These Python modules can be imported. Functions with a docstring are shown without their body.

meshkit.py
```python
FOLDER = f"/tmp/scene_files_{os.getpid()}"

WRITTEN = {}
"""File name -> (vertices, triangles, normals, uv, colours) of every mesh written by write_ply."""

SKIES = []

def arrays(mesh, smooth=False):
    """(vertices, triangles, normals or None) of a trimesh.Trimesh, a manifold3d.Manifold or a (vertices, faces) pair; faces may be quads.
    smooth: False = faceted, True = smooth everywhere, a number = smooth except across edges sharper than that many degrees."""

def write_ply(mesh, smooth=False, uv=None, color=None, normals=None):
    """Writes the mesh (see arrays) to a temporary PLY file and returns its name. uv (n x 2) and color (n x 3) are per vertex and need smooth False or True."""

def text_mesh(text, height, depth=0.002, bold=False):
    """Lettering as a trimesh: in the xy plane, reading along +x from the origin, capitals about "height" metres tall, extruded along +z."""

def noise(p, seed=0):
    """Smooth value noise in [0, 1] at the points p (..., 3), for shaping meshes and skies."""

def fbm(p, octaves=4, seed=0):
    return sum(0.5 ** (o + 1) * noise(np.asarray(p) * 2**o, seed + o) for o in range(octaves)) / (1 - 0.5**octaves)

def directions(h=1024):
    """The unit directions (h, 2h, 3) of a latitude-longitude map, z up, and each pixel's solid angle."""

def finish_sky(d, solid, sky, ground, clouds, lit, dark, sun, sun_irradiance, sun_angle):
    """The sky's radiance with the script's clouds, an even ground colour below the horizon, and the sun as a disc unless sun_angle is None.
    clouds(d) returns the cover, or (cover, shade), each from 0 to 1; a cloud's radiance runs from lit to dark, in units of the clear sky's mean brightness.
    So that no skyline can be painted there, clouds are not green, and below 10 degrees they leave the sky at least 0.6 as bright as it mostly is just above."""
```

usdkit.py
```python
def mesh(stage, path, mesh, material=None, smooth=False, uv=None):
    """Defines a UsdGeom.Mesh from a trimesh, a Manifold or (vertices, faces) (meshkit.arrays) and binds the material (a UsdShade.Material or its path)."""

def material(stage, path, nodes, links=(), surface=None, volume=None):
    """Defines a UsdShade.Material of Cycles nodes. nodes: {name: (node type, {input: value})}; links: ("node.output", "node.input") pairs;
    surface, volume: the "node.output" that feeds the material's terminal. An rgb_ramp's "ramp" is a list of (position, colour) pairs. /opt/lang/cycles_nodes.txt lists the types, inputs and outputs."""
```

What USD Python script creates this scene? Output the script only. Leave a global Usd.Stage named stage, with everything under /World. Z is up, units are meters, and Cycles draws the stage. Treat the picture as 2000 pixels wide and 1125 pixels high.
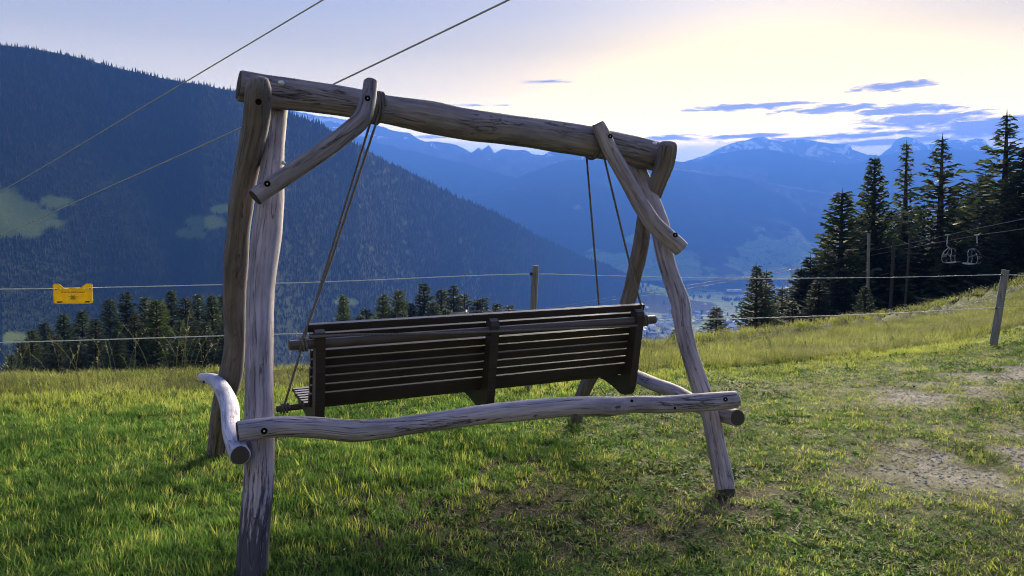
import math, random
import numpy as np, trimesh, manifold3d as m3, usdkit, meshkit
from scipy.interpolate import PchipInterpolator, CubicSpline
from shapely.geometry import Polygon
from pxr import Usd, UsdGeom, UsdLux, UsdShade, Gf, Sdf, Vt

random.seed(7); rng = np.random.default_rng(7)
stage = Usd.Stage.CreateInMemory()
UsdGeom.SetStageUpAxis(stage, "Z"); UsdGeom.SetStageMetersPerUnit(stage, 1.0)
UsdGeom.Xform.Define(stage, '/World')
T = Sdf.ValueTypeNames
# ------------------------------------------------------------------ camera
FPX, PITCH, EYE = 1503.0, math.radians(2.76), np.array([0, 0, 1.6])
cam = UsdGeom.Camera.Define(stage, '/World/camera')
cam.CreateHorizontalApertureAttr(36.0); cam.CreateFocalLengthAttr(36.0 * FPX / 2000)
cam.CreateClippingRangeAttr(Gf.Vec2f(0.05, 90000))
cam.AddTranslateOp().Set(Gf.Vec3d(*EYE)); cam.AddRotateXOp().Set(90 - math.degrees(PITCH))
cam.CreateExposureAttr(3.68)

def ray(px, py):
    """direction with y = 1 through a pixel of the 2000 x 1125 photograph"""
    u, v = (np.asarray(px, float) - 1000) / FPX, (562.5 - np.asarray(py, float)) / FPX
    y, z = math.cos(PITCH) + v * math.sin(PITCH), -math.sin(PITCH) + v * math.cos(PITCH)
    return np.stack([u / y, np.ones_like(u * y), z / y], -1)

def P(px, py, Y):
    return EYE + ray(px, py) * np.asarray(Y, float)[..., None]

def az_el(px, py):
    d = ray(px, py); return math.degrees(math.atan2(d[0], d[1])), math.degrees(math.atan2(d[2], math.hypot(d[0], d[1])))
# ------------------------------------------------------------------ sky and sun
SUN_AZ, SUN_EL = math.radians(18.5), math.radians(11.5)
# dusk: orange-yellow air low down, paling to lavender and a blue zenith (elevation in degrees / 90, radiance before the haze)
BAND = [(0, (3.5, 2.1, .10)), (7.5 / 90, (5.7, 4.1, .10)), (9.7 / 90, (6.0, 4.5, .08)), (11.5 / 90, (4.6, 3.15, .05)), (14.5 / 90, (2.75, 1.98, .14)), (17 / 90, (2.1, 1.66, .58)), (24 / 90, (1.62, 1.5, 1.25)), (45 / 90, (1.3, 1.6, 2.6)), (1, (1.15, 1.5, 2.8))]
N = {"geo": ("geometry", {}), "sep": ("separate_xyz", {}),
     "az": ("math", {"math_type": "arctan2"}), "el": ("math", {"math_type": "arcsine"}),
     "azd": ("math", {"math_type": "degrees"}), "eld": ("math", {"math_type": "degrees"}),
     "sky": ("sky_texture", {"sky_type": "single_scattering", "sun_disc": False, "sun_elevation": SUN_EL, "sun_rotation": SUN_AZ, "altitude": 1200.0, "air_density": 1.0, "aerosol_density": 2.2, "ozone_density": 1.4}),
     "hsv": ("hsv", {"saturation": 0.45, "value": 0.068}),
     "gam": ("gamma", {"gamma": 0.60}),
     "elr": ("map_range", {"from_min": 0.0, "from_max": 90.0, "clamp": True}), "band": ("rgb_ramp", {"ramp": BAND}),
     "tint": ("mix_color", {"blend_type": "multiply", "fac": 1.0, "use_clamp": False}),
     "lift": ("mix_color", {"blend_type": "add", "fac": 1.0, "b": (0.05, 0.05, 0.06), "use_clamp": False}),
     "bg": ("background_shader", {"strength": 0.05})}
L = [("geo.position", "sep.vector"), ("sep.x", "az.value1"), ("sep.y", "az.value2"), ("sep.z", "el.value1"), ("az.value", "azd.value1"), ("el.value", "eld.value1"),
     ("sky.color", "hsv.color"), ("hsv.color", "gam.color"), ("gam.color", "tint.a"), ("eld.value", "elr.value"), ("elr.result", "band.fac"), ("band.color", "tint.b"), ("tint.result", "lift.a")]

def mth(name, kind, a, b=None, c=None, clamp=False):
    inp = {"math_type": kind, "use_clamp": clamp}
    for k, v in (("value1", a), ("value2", b), ("value3", c)):
        if isinstance(v, str): L.append((v, f"{name}.{k}"))
        elif v is not None: inp[k] = float(v)
    N[name] = ("math", inp); return f"{name}.value"

N["cv"] = ("combine_xyz", {}); L += [(mth("nx", "multiply", "azd.value", 0.75), "cv.x"), (mth("ny", "multiply", "eld.value", 4.2), "cv.y")]
N["cn"] = ("noise_texture", {"scale": 0.75, "detail": 8.0, "roughness": 0.68, "distortion": 0.5}); L.append(("cv.vector", "cn.vector"))
noise_c = mth("cnc", "subtract", "cn.fac", 0.5)
# streaks of dusk cloud: pixel centre, half width, half height, weight
STREAKS = [(1465, 208, 175, 11, 1.0), (1630, 212, 170, 12, .95), (1760, 214, 170, 15, 1.0), (1800, 234, 190, 20, 1.05), (1920, 248, 190, 26, 1.1), (1745, 168, 130, 12, 1.0), (1310, 270, 90, 9, .8),
           (1450, 266, 130, 7, .9), (1690, 264, 150, 9, .95), (2050, 245, 160, 34, 1.1), (1070, 159, 55, 5, .7), (1560, 272, 200, 6, .8), (1750, 276, 260, 10, .9), (930, 205, 95, 3, .5), (840, 268, 70, 5, .55)]
prev = None
for i, (px, py, hw, hh, w) in enumerate(STREAKS):
    a, e = az_el(px, py); wa = abs(az_el(px + hw, py)[0] - a); we = abs(az_el(px, py - hh)[1] - e)
    d1 = mth(f"a{i}", "multiply", mth(f"da{i}", "subtract", "azd.value", a), 1 / wa)
    d2 = mth(f"e{i}", "multiply", mth(f"de{i}", "subtract", "eld.value", e), 1 / we)
    r2 = mth(f"r{i}", "multiply_add", d1, d1, mth(f"q{i}", "multiply", d2, d2))
    v = mth(f"v{i}", "multiply_add", mth(f"s{i}", "sqrt", r2), -w, w)
    prev = v if prev is None else mth(f"m{i}", "maximum", prev, v)
dens = mth("dens", "multiply_add", noise_c, 3.4, mth("pv", "multiply", prev, 1.6))
N["cm"] = ("map_range", {"range_type": "smoothstep", "from_min": -0.15, "from_max": 1.0, "to_min": 0.0, "to_max": 0.95, "clamp": True}); L.append((dens, "cm.value"))
# a bank of dull cloud low along the horizon
bank = mth("bank", "multiply_add", noise_c, 1.6, mth("be", "subtract", az_el(1000, 268)[1], "eld.value"))
N["bm"] = ("map_range", {"range_type": "smoothstep", "from_min": -0.45, "from_max": 1.2, "to_min": 0.0, "to_max": 0.80, "clamp": True}); L.append((bank, "bm.value"))
N["bmix"] = ("mix_color", {"b": (1.0, 1.05, 1.25), "use_clamp": False}); L += [("bm.result", "bmix.fac"), ("lift.result", "bmix.a")]
N["ccol"] = ("rgb_ramp", {"ramp": [(0.10, (2.9, 1.9, .35)), (.35, (1.7, 1.15, .30)), (.65, (.85, .60, .14)), (.95, (.48, .33, .08))]}); N["cmix"] = ("mix_color", {"use_clamp": False}); L += [("cm.result", "ccol.fac"), ("ccol.color", "cmix.b"), ("cm.result", "cmix.fac"), ("bmix.result", "cmix.a"), ("cmix.result", "bg.color")]
sky_look = usdkit.material(stage, '/World/Looks/sky_look', N, L, surface="bg.background")
sky = UsdLux.DomeLight.Define(stage, '/World/sky'); UsdShade.MaterialBindingAPI.Apply(sky.GetPrim()).Bind(sky_look)
sky.GetPrim().SetCustomDataByKey('kind', 'structure')
sun = UsdLux.DistantLight.Define(stage, '/World/sun'); sun.CreateNormalizeAttr(True); sun.CreateIntensityAttr(0.74); sun.CreateAngleAttr(30.0)
sun.CreateColorAttr(Gf.Vec3f(1.0, 0.86, 0.62)); sun.AddRotateZOp().Set(-math.degrees(SUN_AZ)); sun.AddRotateXOp().Set(math.degrees(SUN_EL) - 90)
HAZE_COLOR, HAZE_DENSITY, HAZE_ABS, HAZE_G = (0.085, 0.25, 1.0), 1.42e-4, (0.0, 0.0, 0.0), 0.08
# ------------------------------------------------------------------ helpers
USED = {}
def numbered(path):
    n = USED.get(path, 0); USED[path] = n + 1
    return path if n == 0 else f"{path}_{n:03d}"

def tag(prim, label=None, cat=None, group=None, kind=None):
    for k, v in (('label', label), ('category', cat), ('group', group), ('kind', kind)):
        if v: prim.SetCustomDataByKey(k, v)
    return prim

def mat(name, nodes, links=(), **kw):
    return usdkit.material(stage, '/World/Looks/' + name, nodes, links, **kw)

def obj(name, mesh, material, parent=None, smooth=False, rest=None, color=None):
    base = (parent.GetPath().pathString if parent else '/World') + '/' + name
    m = usdkit.mesh(stage, numbered(base), mesh, material, smooth=smooth)
    pv = UsdGeom.PrimvarsAPI(m)
    if rest is not None: pv.CreatePrimvar("rest", T.Vector3fArray, "vertex").Set(Vt.Vec3fArray.FromNumpy(np.asarray(rest, np.float32)))
    if color is not None: pv.CreatePrimvar("tone", T.Color3fArray, "vertex").Set(Vt.Vec3fArray.FromNumpy(np.asarray(color, np.float32)))
    return m.GetPrim()

def thing(name, label, cat, loc=(0, 0, 0), rz=0, group=None, scale=None):
    x = UsdGeom.Xform.Define(stage, numbered('/World/' + name))
    x.AddTranslateOp().Set(Gf.Vec3d(*map(float, loc)))
    x.AddRotateZOp().Set(float(rz))
    if scale is not None: x.AddScaleOp().Set(Gf.Vec3f(*map(float, scale)))
    return tag(x.GetPrim(), label, cat, group)

def copy_of(src, name, label, cat, loc, rz=0, group=None, scale=None):
    t = thing(name, label, cat, loc, rz, group, scale)
    t.GetReferences().AddInternalReference(src.GetPath()); t.SetInstanceable(True)
    return t

def instancer(name, protos, pos, idx, quat, scale, label, cat, parent=None, extra=None):
    pi = UsdGeom.PointInstancer.Define(stage, numbered('/World/' + name))
    for k, (mesh, material) in enumerate(protos):
        pth = f"{pi.GetPath()}/shape_{k:03d}"
        usdkit.mesh(stage, pth, mesh, material)
        pi.GetPrototypesRel().AddTarget(pth)
    pi.CreatePositionsAttr(Vt.Vec3fArray.FromNumpy(np.asarray(pos, np.float32)))
    pi.CreateProtoIndicesAttr(Vt.IntArray.FromNumpy(np.asarray(idx, np.int32)))
    pi.CreateScalesAttr(Vt.Vec3fArray.FromNumpy(np.asarray(scale, np.float32)))
    pi.CreateOrientationsAttr(Vt.QuathArray([Gf.Quath(float(q[0]), float(q[1]), float(q[2]), float(q[3])) for q in quat]))
    return tag(pi.GetPrim(), label, cat, kind='stuff')

def quat_zx(yaw, tilt, tdir):
    """yaw about z, then a small tilt towards the compass direction tdir"""
    cz, sz = np.cos(yaw / 2), np.sin(yaw / 2); ct, st = np.cos(tilt / 2), np.sin(tilt / 2)
    ax, ay = -np.sin(tdir), np.cos(tdir)
    return np.stack([ct * cz, st * (ax * cz + ay * sz), st * (ay * cz - ax * sz), ct * sz], -1)

def wood_tone(a, b, t): return tuple(np.array(a) * (1 - t) + np.array(b) * t)
def fb(p, o=4, s=0): return meshkit.fbm(p, o, s)
def n3(x, y, z=0.0): return np.stack(np.broadcast_arrays(np.asarray(x, float), np.asarray(y, float), np.asarray(z, float)), -1)
def sstep(a, b, x):
    t = np.clip((np.asarray(x, float) - a) / (b - a), 0, 1); return t * t * (3 - 2 * t)
# ------------------------------------------------------------------ ground
CR = np.array([(-2600, 735, 10.2), (-400, 742, 10.2), (500, 732, 10.8), (700, 724, 11.3), (1000, 706, 12.3), (1250, 690, 13.3), (1500, 664, 17), (1750, 630, 22), (1950, 584, 28), (2000, 564, 30), (2400, 440, 36), (3600, 330, 44)], float)
CU = (CR[:, 0] - 1000) / FPX
CZ = 1.6 - (CR[:, 1] - 490) / FPX * CR[:, 2]
c_y, c_z = PchipInterpolator(CU, CR[:, 2]), PchipInterpolator(CU, CZ)

def G(x, y):
    x, y = np.broadcast_arrays(np.asarray(x, float), np.asarray(y, float))
    u = np.clip(x / np.maximum(y, 4.0), CU[0], CU[-1])
    yc, zc = c_y(u), c_z(u)
    z = zc * sstep(0, 1, np.clip((y - 5.5) / (yc - 5.5), 0, 1))
    over = np.maximum(y - yc, 0)
    sl = np.clip((1.6 - zc) / yc, 0.0, .2)
    z = z - np.minimum(sl * over + .03 * over ** 2, sl * 5 + .75 + .33 * (over - 5)) * sstep(0, .5, over)
    z = z + np.maximum(-y - 2, 0) * 0.12                                # the hill goes on rising behind
    z = z + 0.05 * (fb(n3(x * .8, y * .8), 3, 3) - .5) * sstep(60, 20, np.hypot(x, y)) + 0.8 * (fb(n3(x * .04, y * .04), 3, 5) - .5) * sstep(25, 90, np.hypot(x, y))
    return np.maximum(z, -262.0)

def hit(px, py, far=60):
    d = ray(px, py); Y = np.linspace(1.5, far, 6000); p = EYE + d[None] * Y[:, None]
    k = np.argmax(p[:, 2] < G(p[:, 0], p[:, 1])); return p[k]

def fence_y(x): return np.interp(x, [-30, -5.3, .25, 9.2, 30], [3.0, 8.0, 9.2, 14.4, 26])
def track(x, y):
    """0..1 where wheels have worn the sward to gravel"""
    q = -.51 * (x - 4) + .86 * (y - 8.3); s = .86 * (x - 4) + .51 * (y - 8.3)
    wob = .5 * (fb(n3(x * .7, y * .7), 2, 21) - .5); e = fb(n3(x * 2.2, y * 2.2), 3, 22)
    a = np.exp(-((q + wob) / .62) ** 2) * sstep(-1.0, 1.2, s) + np.exp(-((q + 2.05 + wob) / .62) ** 2) * sstep(-3.4, -1.7, s)
    return np.clip(a * 1.5 * sstep(.30, .60, e), 0, 1)
def worn(x, y):
    """0..1 trodden, bare earth below the swing"""
    cx, cy = (x + .1) * .915 + (y - 4.9) * .403, -(x + .1) * .403 + (y - 4.9) * .915
    e = fb(n3(x * 1.5, y * 1.5), 3, 31)
    a = np.exp(-(cx / 1.5) ** 4 - ((cy + .45) / .75) ** 4) * .7 + np.exp(-((cx + .1) / 1.0) ** 2 - ((cy - .75) / .35) ** 2)
    a = a + .9 * np.exp(-((x + 2.2) / .5) ** 2 - ((y - 5.7) / .35) ** 2) + .9 * np.exp(-((x - 1.45) / .4) ** 2 - ((y - 4.85) / .3) ** 2)
    return np.clip(a * 1.6 * sstep(.34, .62, e), 0, 1)
def dryness(x, y):
    e = fb(n3(x * .55, y * .55), 3, 41)
    return np.clip(sstep(-.5, 4.0, x - .25 * (y - 5)) * .70 + (e - .5) * 1.1 + .25 * worn(x, y), 0, 1)

rr = np.concatenate([np.arange(0.4, 16, .16), np.geomspace(16, 1300, 110)])
aa = np.radians(np.concatenate([np.arange(-50, 50, .5), np.arange(50, 310, 3.0)]))
R_, A_ = np.meshgrid(rr, aa, indexing='ij')
gx, gy = R_ * np.sin(A_), R_ * np.cos(A_); gz = G(gx, gy)
na, nr = len(aa), len(rr)
i, j = np.meshgrid(np.arange(nr - 1), np.arange(na), indexing='ij'); j2 = (j + 1) % na
quads = np.stack([i * na + j, i * na + j2, (i + 1) * na + j2, (i + 1) * na + j], -1).reshape(-1, 4)[:, ::-1]
gv = np.stack([gx, gy, gz], -1).reshape(-1, 3)
gv = np.vstack([gv, [[0, 0, G(0, 0)]]]); quads = np.vstack([quads, np.stack([np.full(na, len(gv) - 1), np.full(na, len(gv) - 1), (np.arange(na) + 1) % na, np.arange(na)], -1)])
tris = np.vstack([quads[:, [0, 1, 2]], quads[:, [0, 2, 3]]]); tris = tris[(tris[:, 0] != tris[:, 1])]
tx, ty = gv[:, 0], gv[:, 1]
tone = np.stack([track(tx, ty), worn(tx, ty), dryness(tx, ty)], -1)
ground_look = mat('ground_look', {
    "t": ("attribute", {"attribute": "tone"}), "s": ("separate_color", {}), "geo": ("geometry", {}),
    "n1": ("noise_texture", {"scale": 9.0, "detail": 6.0, "roughness": .7}), "n2": ("noise_texture", {"scale": 70.0, "detail": 4.0, "roughness": .7}), "v": ("voronoi_texture", {"scale": 55.0}),
    "g": ("rgb_ramp", {"ramp": [(.3, (.030, .036, .012)), (.55, (.055, .075, .020)), (.75, (.10, .105, .032))]}),
    "e": ("rgb_ramp", {"ramp": [(.3, (.020, .016, .012)), (.6, (.050, .040, .029)), (.8, (.095, .078, .055))]}),
    "st": ("rgb_ramp", {"ramp": [(.2, (.10, .09, .07)), (.5, (.22, .205, .165)), (.8, (.38, .36, .31))]}),
    "m1": ("mix_color", {}), "m2": ("mix_color", {}), "b": ("bump", {"strength": .8, "distance": .02}), "p": ("principled_bsdf", {"roughness": .95, "specular_ior_level": .15})},
    [("t.color", "s.color"), ("geo.position", "n1.vector"), ("geo.position", "n2.vector"), ("geo.position", "v.vector"), ("n1.fac", "g.fac"), ("n2.fac", "e.fac"), ("n1.fac", "st.fac"),
     ("g.color", "m1.a"), ("e.color", "m1.b"), ("s.g", "m1.fac"), ("m1.result", "m2.a"), ("st.color", "m2.b"), ("s.r", "m2.fac"), ("m2.result", "p.base_color"), ("n2.fac", "b.height"), ("b.normal", "p.normal")], surface="p.BSDF")
tag(obj('ground', (gv, tris), ground_look, smooth=True, color=tone), kind='structure')
# ------------------------------------------------------------------ valley and mountains
def valley_z(x, y):
    r = np.hypot(x, y); u = x / np.maximum(y, 1)
    rise = sstep(4400, 6800, r + 500 * (fb(n3(x / 900, y / 900), 3, 52) - .5)) * 330
    knolls = 120 * sstep(4400, 5600, r) * np.maximum(fb(n3(x / 650, y / 650), 3, 51) - .45, 0) * 2
    spur = 95 * np.exp(-((x - 620) / 230) ** 2 - ((y - 3900) / 330) ** 2) + 60 * np.exp(-((x - 1500) / 300) ** 2 - ((y - 3500) / 300) ** 2)
    return -250 + rise + knolls + spur * 1.0 + 8 * (fb(n3(x / 150, y / 150), 2, 53) - .5)

pxs = np.arange(-1400, 3800, 12.0); vr = np.concatenate([np.geomspace(1150, 6400, 130)])
U, R_ = np.meshgrid(np.arctan((pxs - 1000) / FPX), vr, indexing='xy')
vx, vy = R_ * np.sin(U), R_ * np.cos(U)
vz = valley_z(vx, vy)
def grid_tris(nr, nc):
    i, j = np.meshgrid(np.arange(nr - 1), np.arange(nc - 1), indexing='ij')
    q = np.stack([i * nc + j, i * nc + j + 1, (i + 1) * nc + j + 1, (i + 1) * nc + j], -1).reshape(-1, 4)
    return np.vstack([q[:, [0, 1, 2]], q[:, [0, 2, 3]]])
valley_look = mat('valley_look', {
    "geo": ("geometry", {}), "w": ("noise_texture", {"scale": .0016, "detail": 5.0, "roughness": .55}), "mw": ("map_range", {"range_type": "smoothstep", "from_min": .50, "from_max": .53, "clamp": True}),
    "zz": ("separate_xyz", {}), "zr": ("map_range", {"from_min": -120.0, "from_max": 330.0, "to_min": -.02, "to_max": .17, "clamp": True}), "wa": ("math", {"math_type": "add"}),
    "vo": ("voronoi_texture", {"scale": .0048, "randomness": 1.0}), "dn": ("noise_texture", {"scale": .0035, "detail": 4.0}), "dv": ("vector_math", {"math_type": "multiply_add", "vector2": (420., 420., 0.)}), "vs": ("separate_color", {}), "f": ("rgb_ramp", {"ramp": [(0, (.16, .25, .07)), (.4, (.22, .29, .09)), (.7, (.28, .30, .11)), (1, (.20, .28, .08))]}),
    "ve": ("voronoi_texture", {"scale": .0048, "feature": "distance_to_edge"}), "he": ("map_range", {"from_min": .01, "from_max": .035, "to_min": .35, "clamp": True}), "hm": ("mix_color", {"a": (.03, .05, .02)}),
    "n": ("noise_texture", {"scale": .045, "detail": 4.0, "roughness": .7}), "fr": ("rgb_ramp", {"ramp": [(.3, (.010, .017, .009)), (.7, (.035, .050, .022))]}),
    "m": ("mix_color", {}), "b": ("bump", {"strength": .7, "distance": 12.0}), "p": ("principled_bsdf", {"roughness": 1.0, "specular_ior_level": .05})},
    [("geo.position", "w.vector"), ("geo.position", "zz.vector"), ("zz.z", "zr.value"), ("w.fac", "wa.value1"), ("zr.result", "wa.value2"), ("wa.value", "mw.value"), ("geo.position", "dn.vector"), ("dn.color", "dv.vector1"), ("geo.position", "dv.vector3"), ("dv.vector", "vo.vector"), ("dv.vector", "ve.vector"), ("vo.color", "vs.color"), ("vs.r", "f.fac"), ("ve.distance", "he.value"), ("he.result", "hm.fac"), ("f.color", "hm.b"),
     ("geo.position", "n.vector"), ("n.fac", "fr.fac"), ("fr.color", "m.b"), ("hm.result", "m.a"), ("mw.result", "m.fac"), ("m.result", "p.base_color"), ("n.fac", "b.height"), ("b.normal", "p.normal")], surface="p.BSDF")
tag(obj('valley_floor', (np.stack([vx, vy, vz], -1).reshape(-1, 3), grid_tris(*vx.shape)[:, ::-1]), valley_look, smooth=True), kind='structure')

def ridge(name, prof, dist, foot, zfoot, look, step=5, rough=0.0, gully=0.0, nt=46, tone=None, seed=0, shape=1.15, pxr=(-900, 2900), back=.5, spiky=0.0):
    """A mountain: its crest stands where PROF (pixel pairs) says, at DIST(px) metres; its face runs down to FOOT(px) metres; gullies and a far side give it depth."""
    prof = np.array(prof, float); pxs = np.arange(pxr[0], pxr[1], step, float)
    pys = np.interp(pxs, prof[:, 0], prof[:, 1])
    D, F = dist(pxs), foot(pxs)
    top = P(pxs, pys, D); top[:, 2] += rough * (fb(n3(pxs * .08, 0, seed), 4, seed) - .5) * 2 + spiky * (rng.random(len(pxs)) - .5)
    t = np.concatenate([np.linspace(0, 1, nt), 1 + np.linspace(.06, back, 8)])
    zf = zfoot(pxs) if callable(zfoot) else np.full(len(pxs), float(zfoot))
    X = np.zeros((len(t), len(pxs), 3)); ux = ray(pxs, pys * 0 + 490)[:, 0]
    for k, tt in enumerate(t):
        Yk = F + (D - F) * tt; X[k, :, 0], X[k, :, 1] = ux * Yk, Yk
        if tt <= 1: z = zf + (top[:, 2] - zf) * tt ** shape
        else: z = top[:, 2] - (top[:, 2] - zf) * ((tt - 1) / back) ** 1.4 * .8
        w = 4 * min(tt, 1) * (1 - min(tt, 1))
        g = fb(n3(X[k, :, 0] / 230, X[k, :, 1] / 420, seed), 4, seed + 3) - .55
        X[k, :, 2] = z + gully * w * g * 2
    return X, pxs, t

def lin(*pairs):
    a = np.array(pairs, float); return lambda q: np.interp(q, a[:, 0], a[:, 1])

def rock_look(name, low, high, snow=None, scale=.01, bumpd=20.0, meadow=None):
    nd = {"geo": ("geometry", {}), "n": ("noise_texture", {"scale": scale, "detail": 7.0, "roughness": .65}), "r": ("rgb_ramp", {"ramp": [(.35, low), (.65, high)]}),
          "b": ("bump", {"strength": .6, "distance": bumpd}), "p": ("principled_bsdf", {"roughness": 1.0, "specular_ior_level": .05})}
    lk = [("geo.position", "n.vector"), ("n.fac", "r.fac"), ("n.fac", "b.height"), ("b.normal", "p.normal")]
    last = "r.color"
    if snow:
        zmin, zmax = snow
        nd.update({"sx": ("separate_xyz", {}), "mp": ("mapping", {"scale": (1, 1, 1.3)}), "sn": ("noise_texture", {"scale": .0055, "detail": 6.0, "roughness": .68, "distortion": .8}), "hz": ("map_range", {"from_min": zmin, "from_max": zmax, "to_min": -.13, "to_max": .10, "clamp": True}),
                   "ad": ("math", {"math_type": "add"}), "ms": ("map_range", {"from_min": .60, "from_max": .63, "clamp": True}), "mx": ("mix_color", {"b": (.80, .82, .85)})})
        lk += [("geo.position", "sx.vector"), ("geo.position", "mp.vector"), ("mp.vector", "sn.vector"), ("sx.z", "hz.value"), ("hz.result", "ad.value1"), ("sn.fac", "ad.value2"), ("ad.value", "ms.value"), ("ms.result", "mx.fac"), (last, "mx.a")]
        last = "mx.result"
    if meadow:
        nd.update({"wn": ("noise_texture", {"scale": meadow, "detail": 3.0}), "mm": ("map_range", {"from_min": .62, "from_max": .65, "clamp": True}), "mg": ("mix_color", {"b": (.09, .13, .04)})})
        lk += [("geo.position", "wn.vector"), ("wn.fac", "mm.value"), ("mm.result", "mg.fac"), (last, "mg.a")]
        last = "mg.result"
    return mat(name, nd, lk + [(last, "p.base_color")], surface="p.BSDF")

far_look = rock_look('far_rock_look', (.10, .10, .11), (.20, .20, .21), snow=(420, 1150), scale=.008, bumpd=80.0)
wood_slope_look = rock_look('wooded_slope_look', (.016, .026, .014), (.045, .060, .030), scale=.020, bumpd=18.0, meadow=.0011)
mid_look = rock_look('mid_mountain_look', (.02, .032, .018), (.05, .066, .036), scale=.012, bumpd=25.0, meadow=.0009)

def mountain(name, look, *a, **k):
    X, _, t = ridge(name, *a, look, **k)
    tag(obj(name, (X.reshape(-1, 3), grid_tris(*X.shape[:2])), look, smooth=True), kind='structure'); return X

mountain('far_mountain_range', far_look, [(-900, 120), (300, 190), (540, 207), (560, 212), (600, 221), (640, 227), (700, 238), (735, 243), (770, 256), (800, 259), (815, 268), (830, 275), (870, 279), (895, 285), (920, 297), (928, 292), (936, 287), (943, 294), (955, 283), (966, 298), (975, 294), (985, 290), (1000, 293), (1020, 292), (1030, 295), (1037, 302), (1060, 303), (1070, 297), (1085, 293), (1140, 298), (1300, 312), (1500, 330)],
         lin((-900, 6400), (1500, 6800)), lin((-900, 5400), (1500, 5800)), 0, step=3, rough=12, gully=90, seed=11, pxr=(-900, 1500), shape=1.3)
mountain('blue_slope', mid_look, [(-200, 200), (500, 245), (700, 268), (760, 284), (840, 303), (900, 318), (1005, 347), (1100, 372), (1200, 400)], lin((-200, 5800), (1200, 6200)), lin((-200, 4800), (1200, 5300)), -200, rough=14, gully=120, seed=12, pxr=(-200, 1200))
mountain('snowy_mountain', far_look, [(1280, 330), (1350, 312), (1380, 302), (1410, 286), (1440, 276), (1455, 274), (1470, 268), (1490, 267), (1500, 273), (1530, 276), (1560, 272), (1620, 280), (1655, 281), (1660, 291), (1690, 302), (1715, 304), (1735, 287), (1745, 272), (1765, 267), (1785, 272), (1800, 282), (1820, 281), (1860, 272), (1880, 276), (1900, 270), (1915, 272), (1925, 285), (1960, 295), (2000, 290), (2300, 260), (2900, 250)],
         lin((1200, 8500), (2900, 8500)), lin((1200, 7700), (2900, 7700)), 0, step=3, rough=10, gully=85, seed=13, pxr=(1240, 2900), shape=1.3)
mountain('wooded_ridge', mid_look, [(1180, 345), (1330, 319), (1345, 317), (1370, 311), (1400, 301), (1440, 293), (1480, 290), (1530, 297), (1600, 314), (1650, 321), (1680, 316), (1700, 306), (1750, 298), (1800, 292), (1860, 291), (1900, 295), (2000, 288), (2400, 270), (2900, 250)],
         lin((1100, 7800), (2900, 7700)), lin((1100, 6900), (2900, 6600)), -60, rough=7, gully=110, seed=14, pxr=(1150, 2900))
mountain('plateau_mountain', mid_look, [(700, 440), (860, 392), (905, 379), (940, 372), (980, 364), (1000, 352), (1040, 335), (1080, 320), (1110, 312), (1180, 311), (1240, 318), (1290, 332), (1330, 350), (1500, 420)], lin((700, 5700), (1500, 6000)), lin((700, 4900), (1500, 5200)), -150, rough=8, gully=90, seed=15, pxr=(700, 1420))
mountain('wooded_hills', valley_look, [(600, 440), (860, 395), (915, 381), (970, 374), (1060, 368), (1120, 352), (1190, 327), (1240, 322), (1290, 326), (1330, 330), (1400, 341), (1480, 352), (1560, 368), (1650, 382), (1800, 395), (2000, 400), (2900, 380)],
         lin((600, 5100), (1000, 5500), (1500, 6800), (2900, 7200)), lin((600, 4300), (1000, 4400), (1500, 4700), (2900, 4800)), lambda q: np.full(len(q), -175.0), rough=6, gully=130, seed=16, pxr=(600, 2900), shape=1.25, back=.25)

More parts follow.
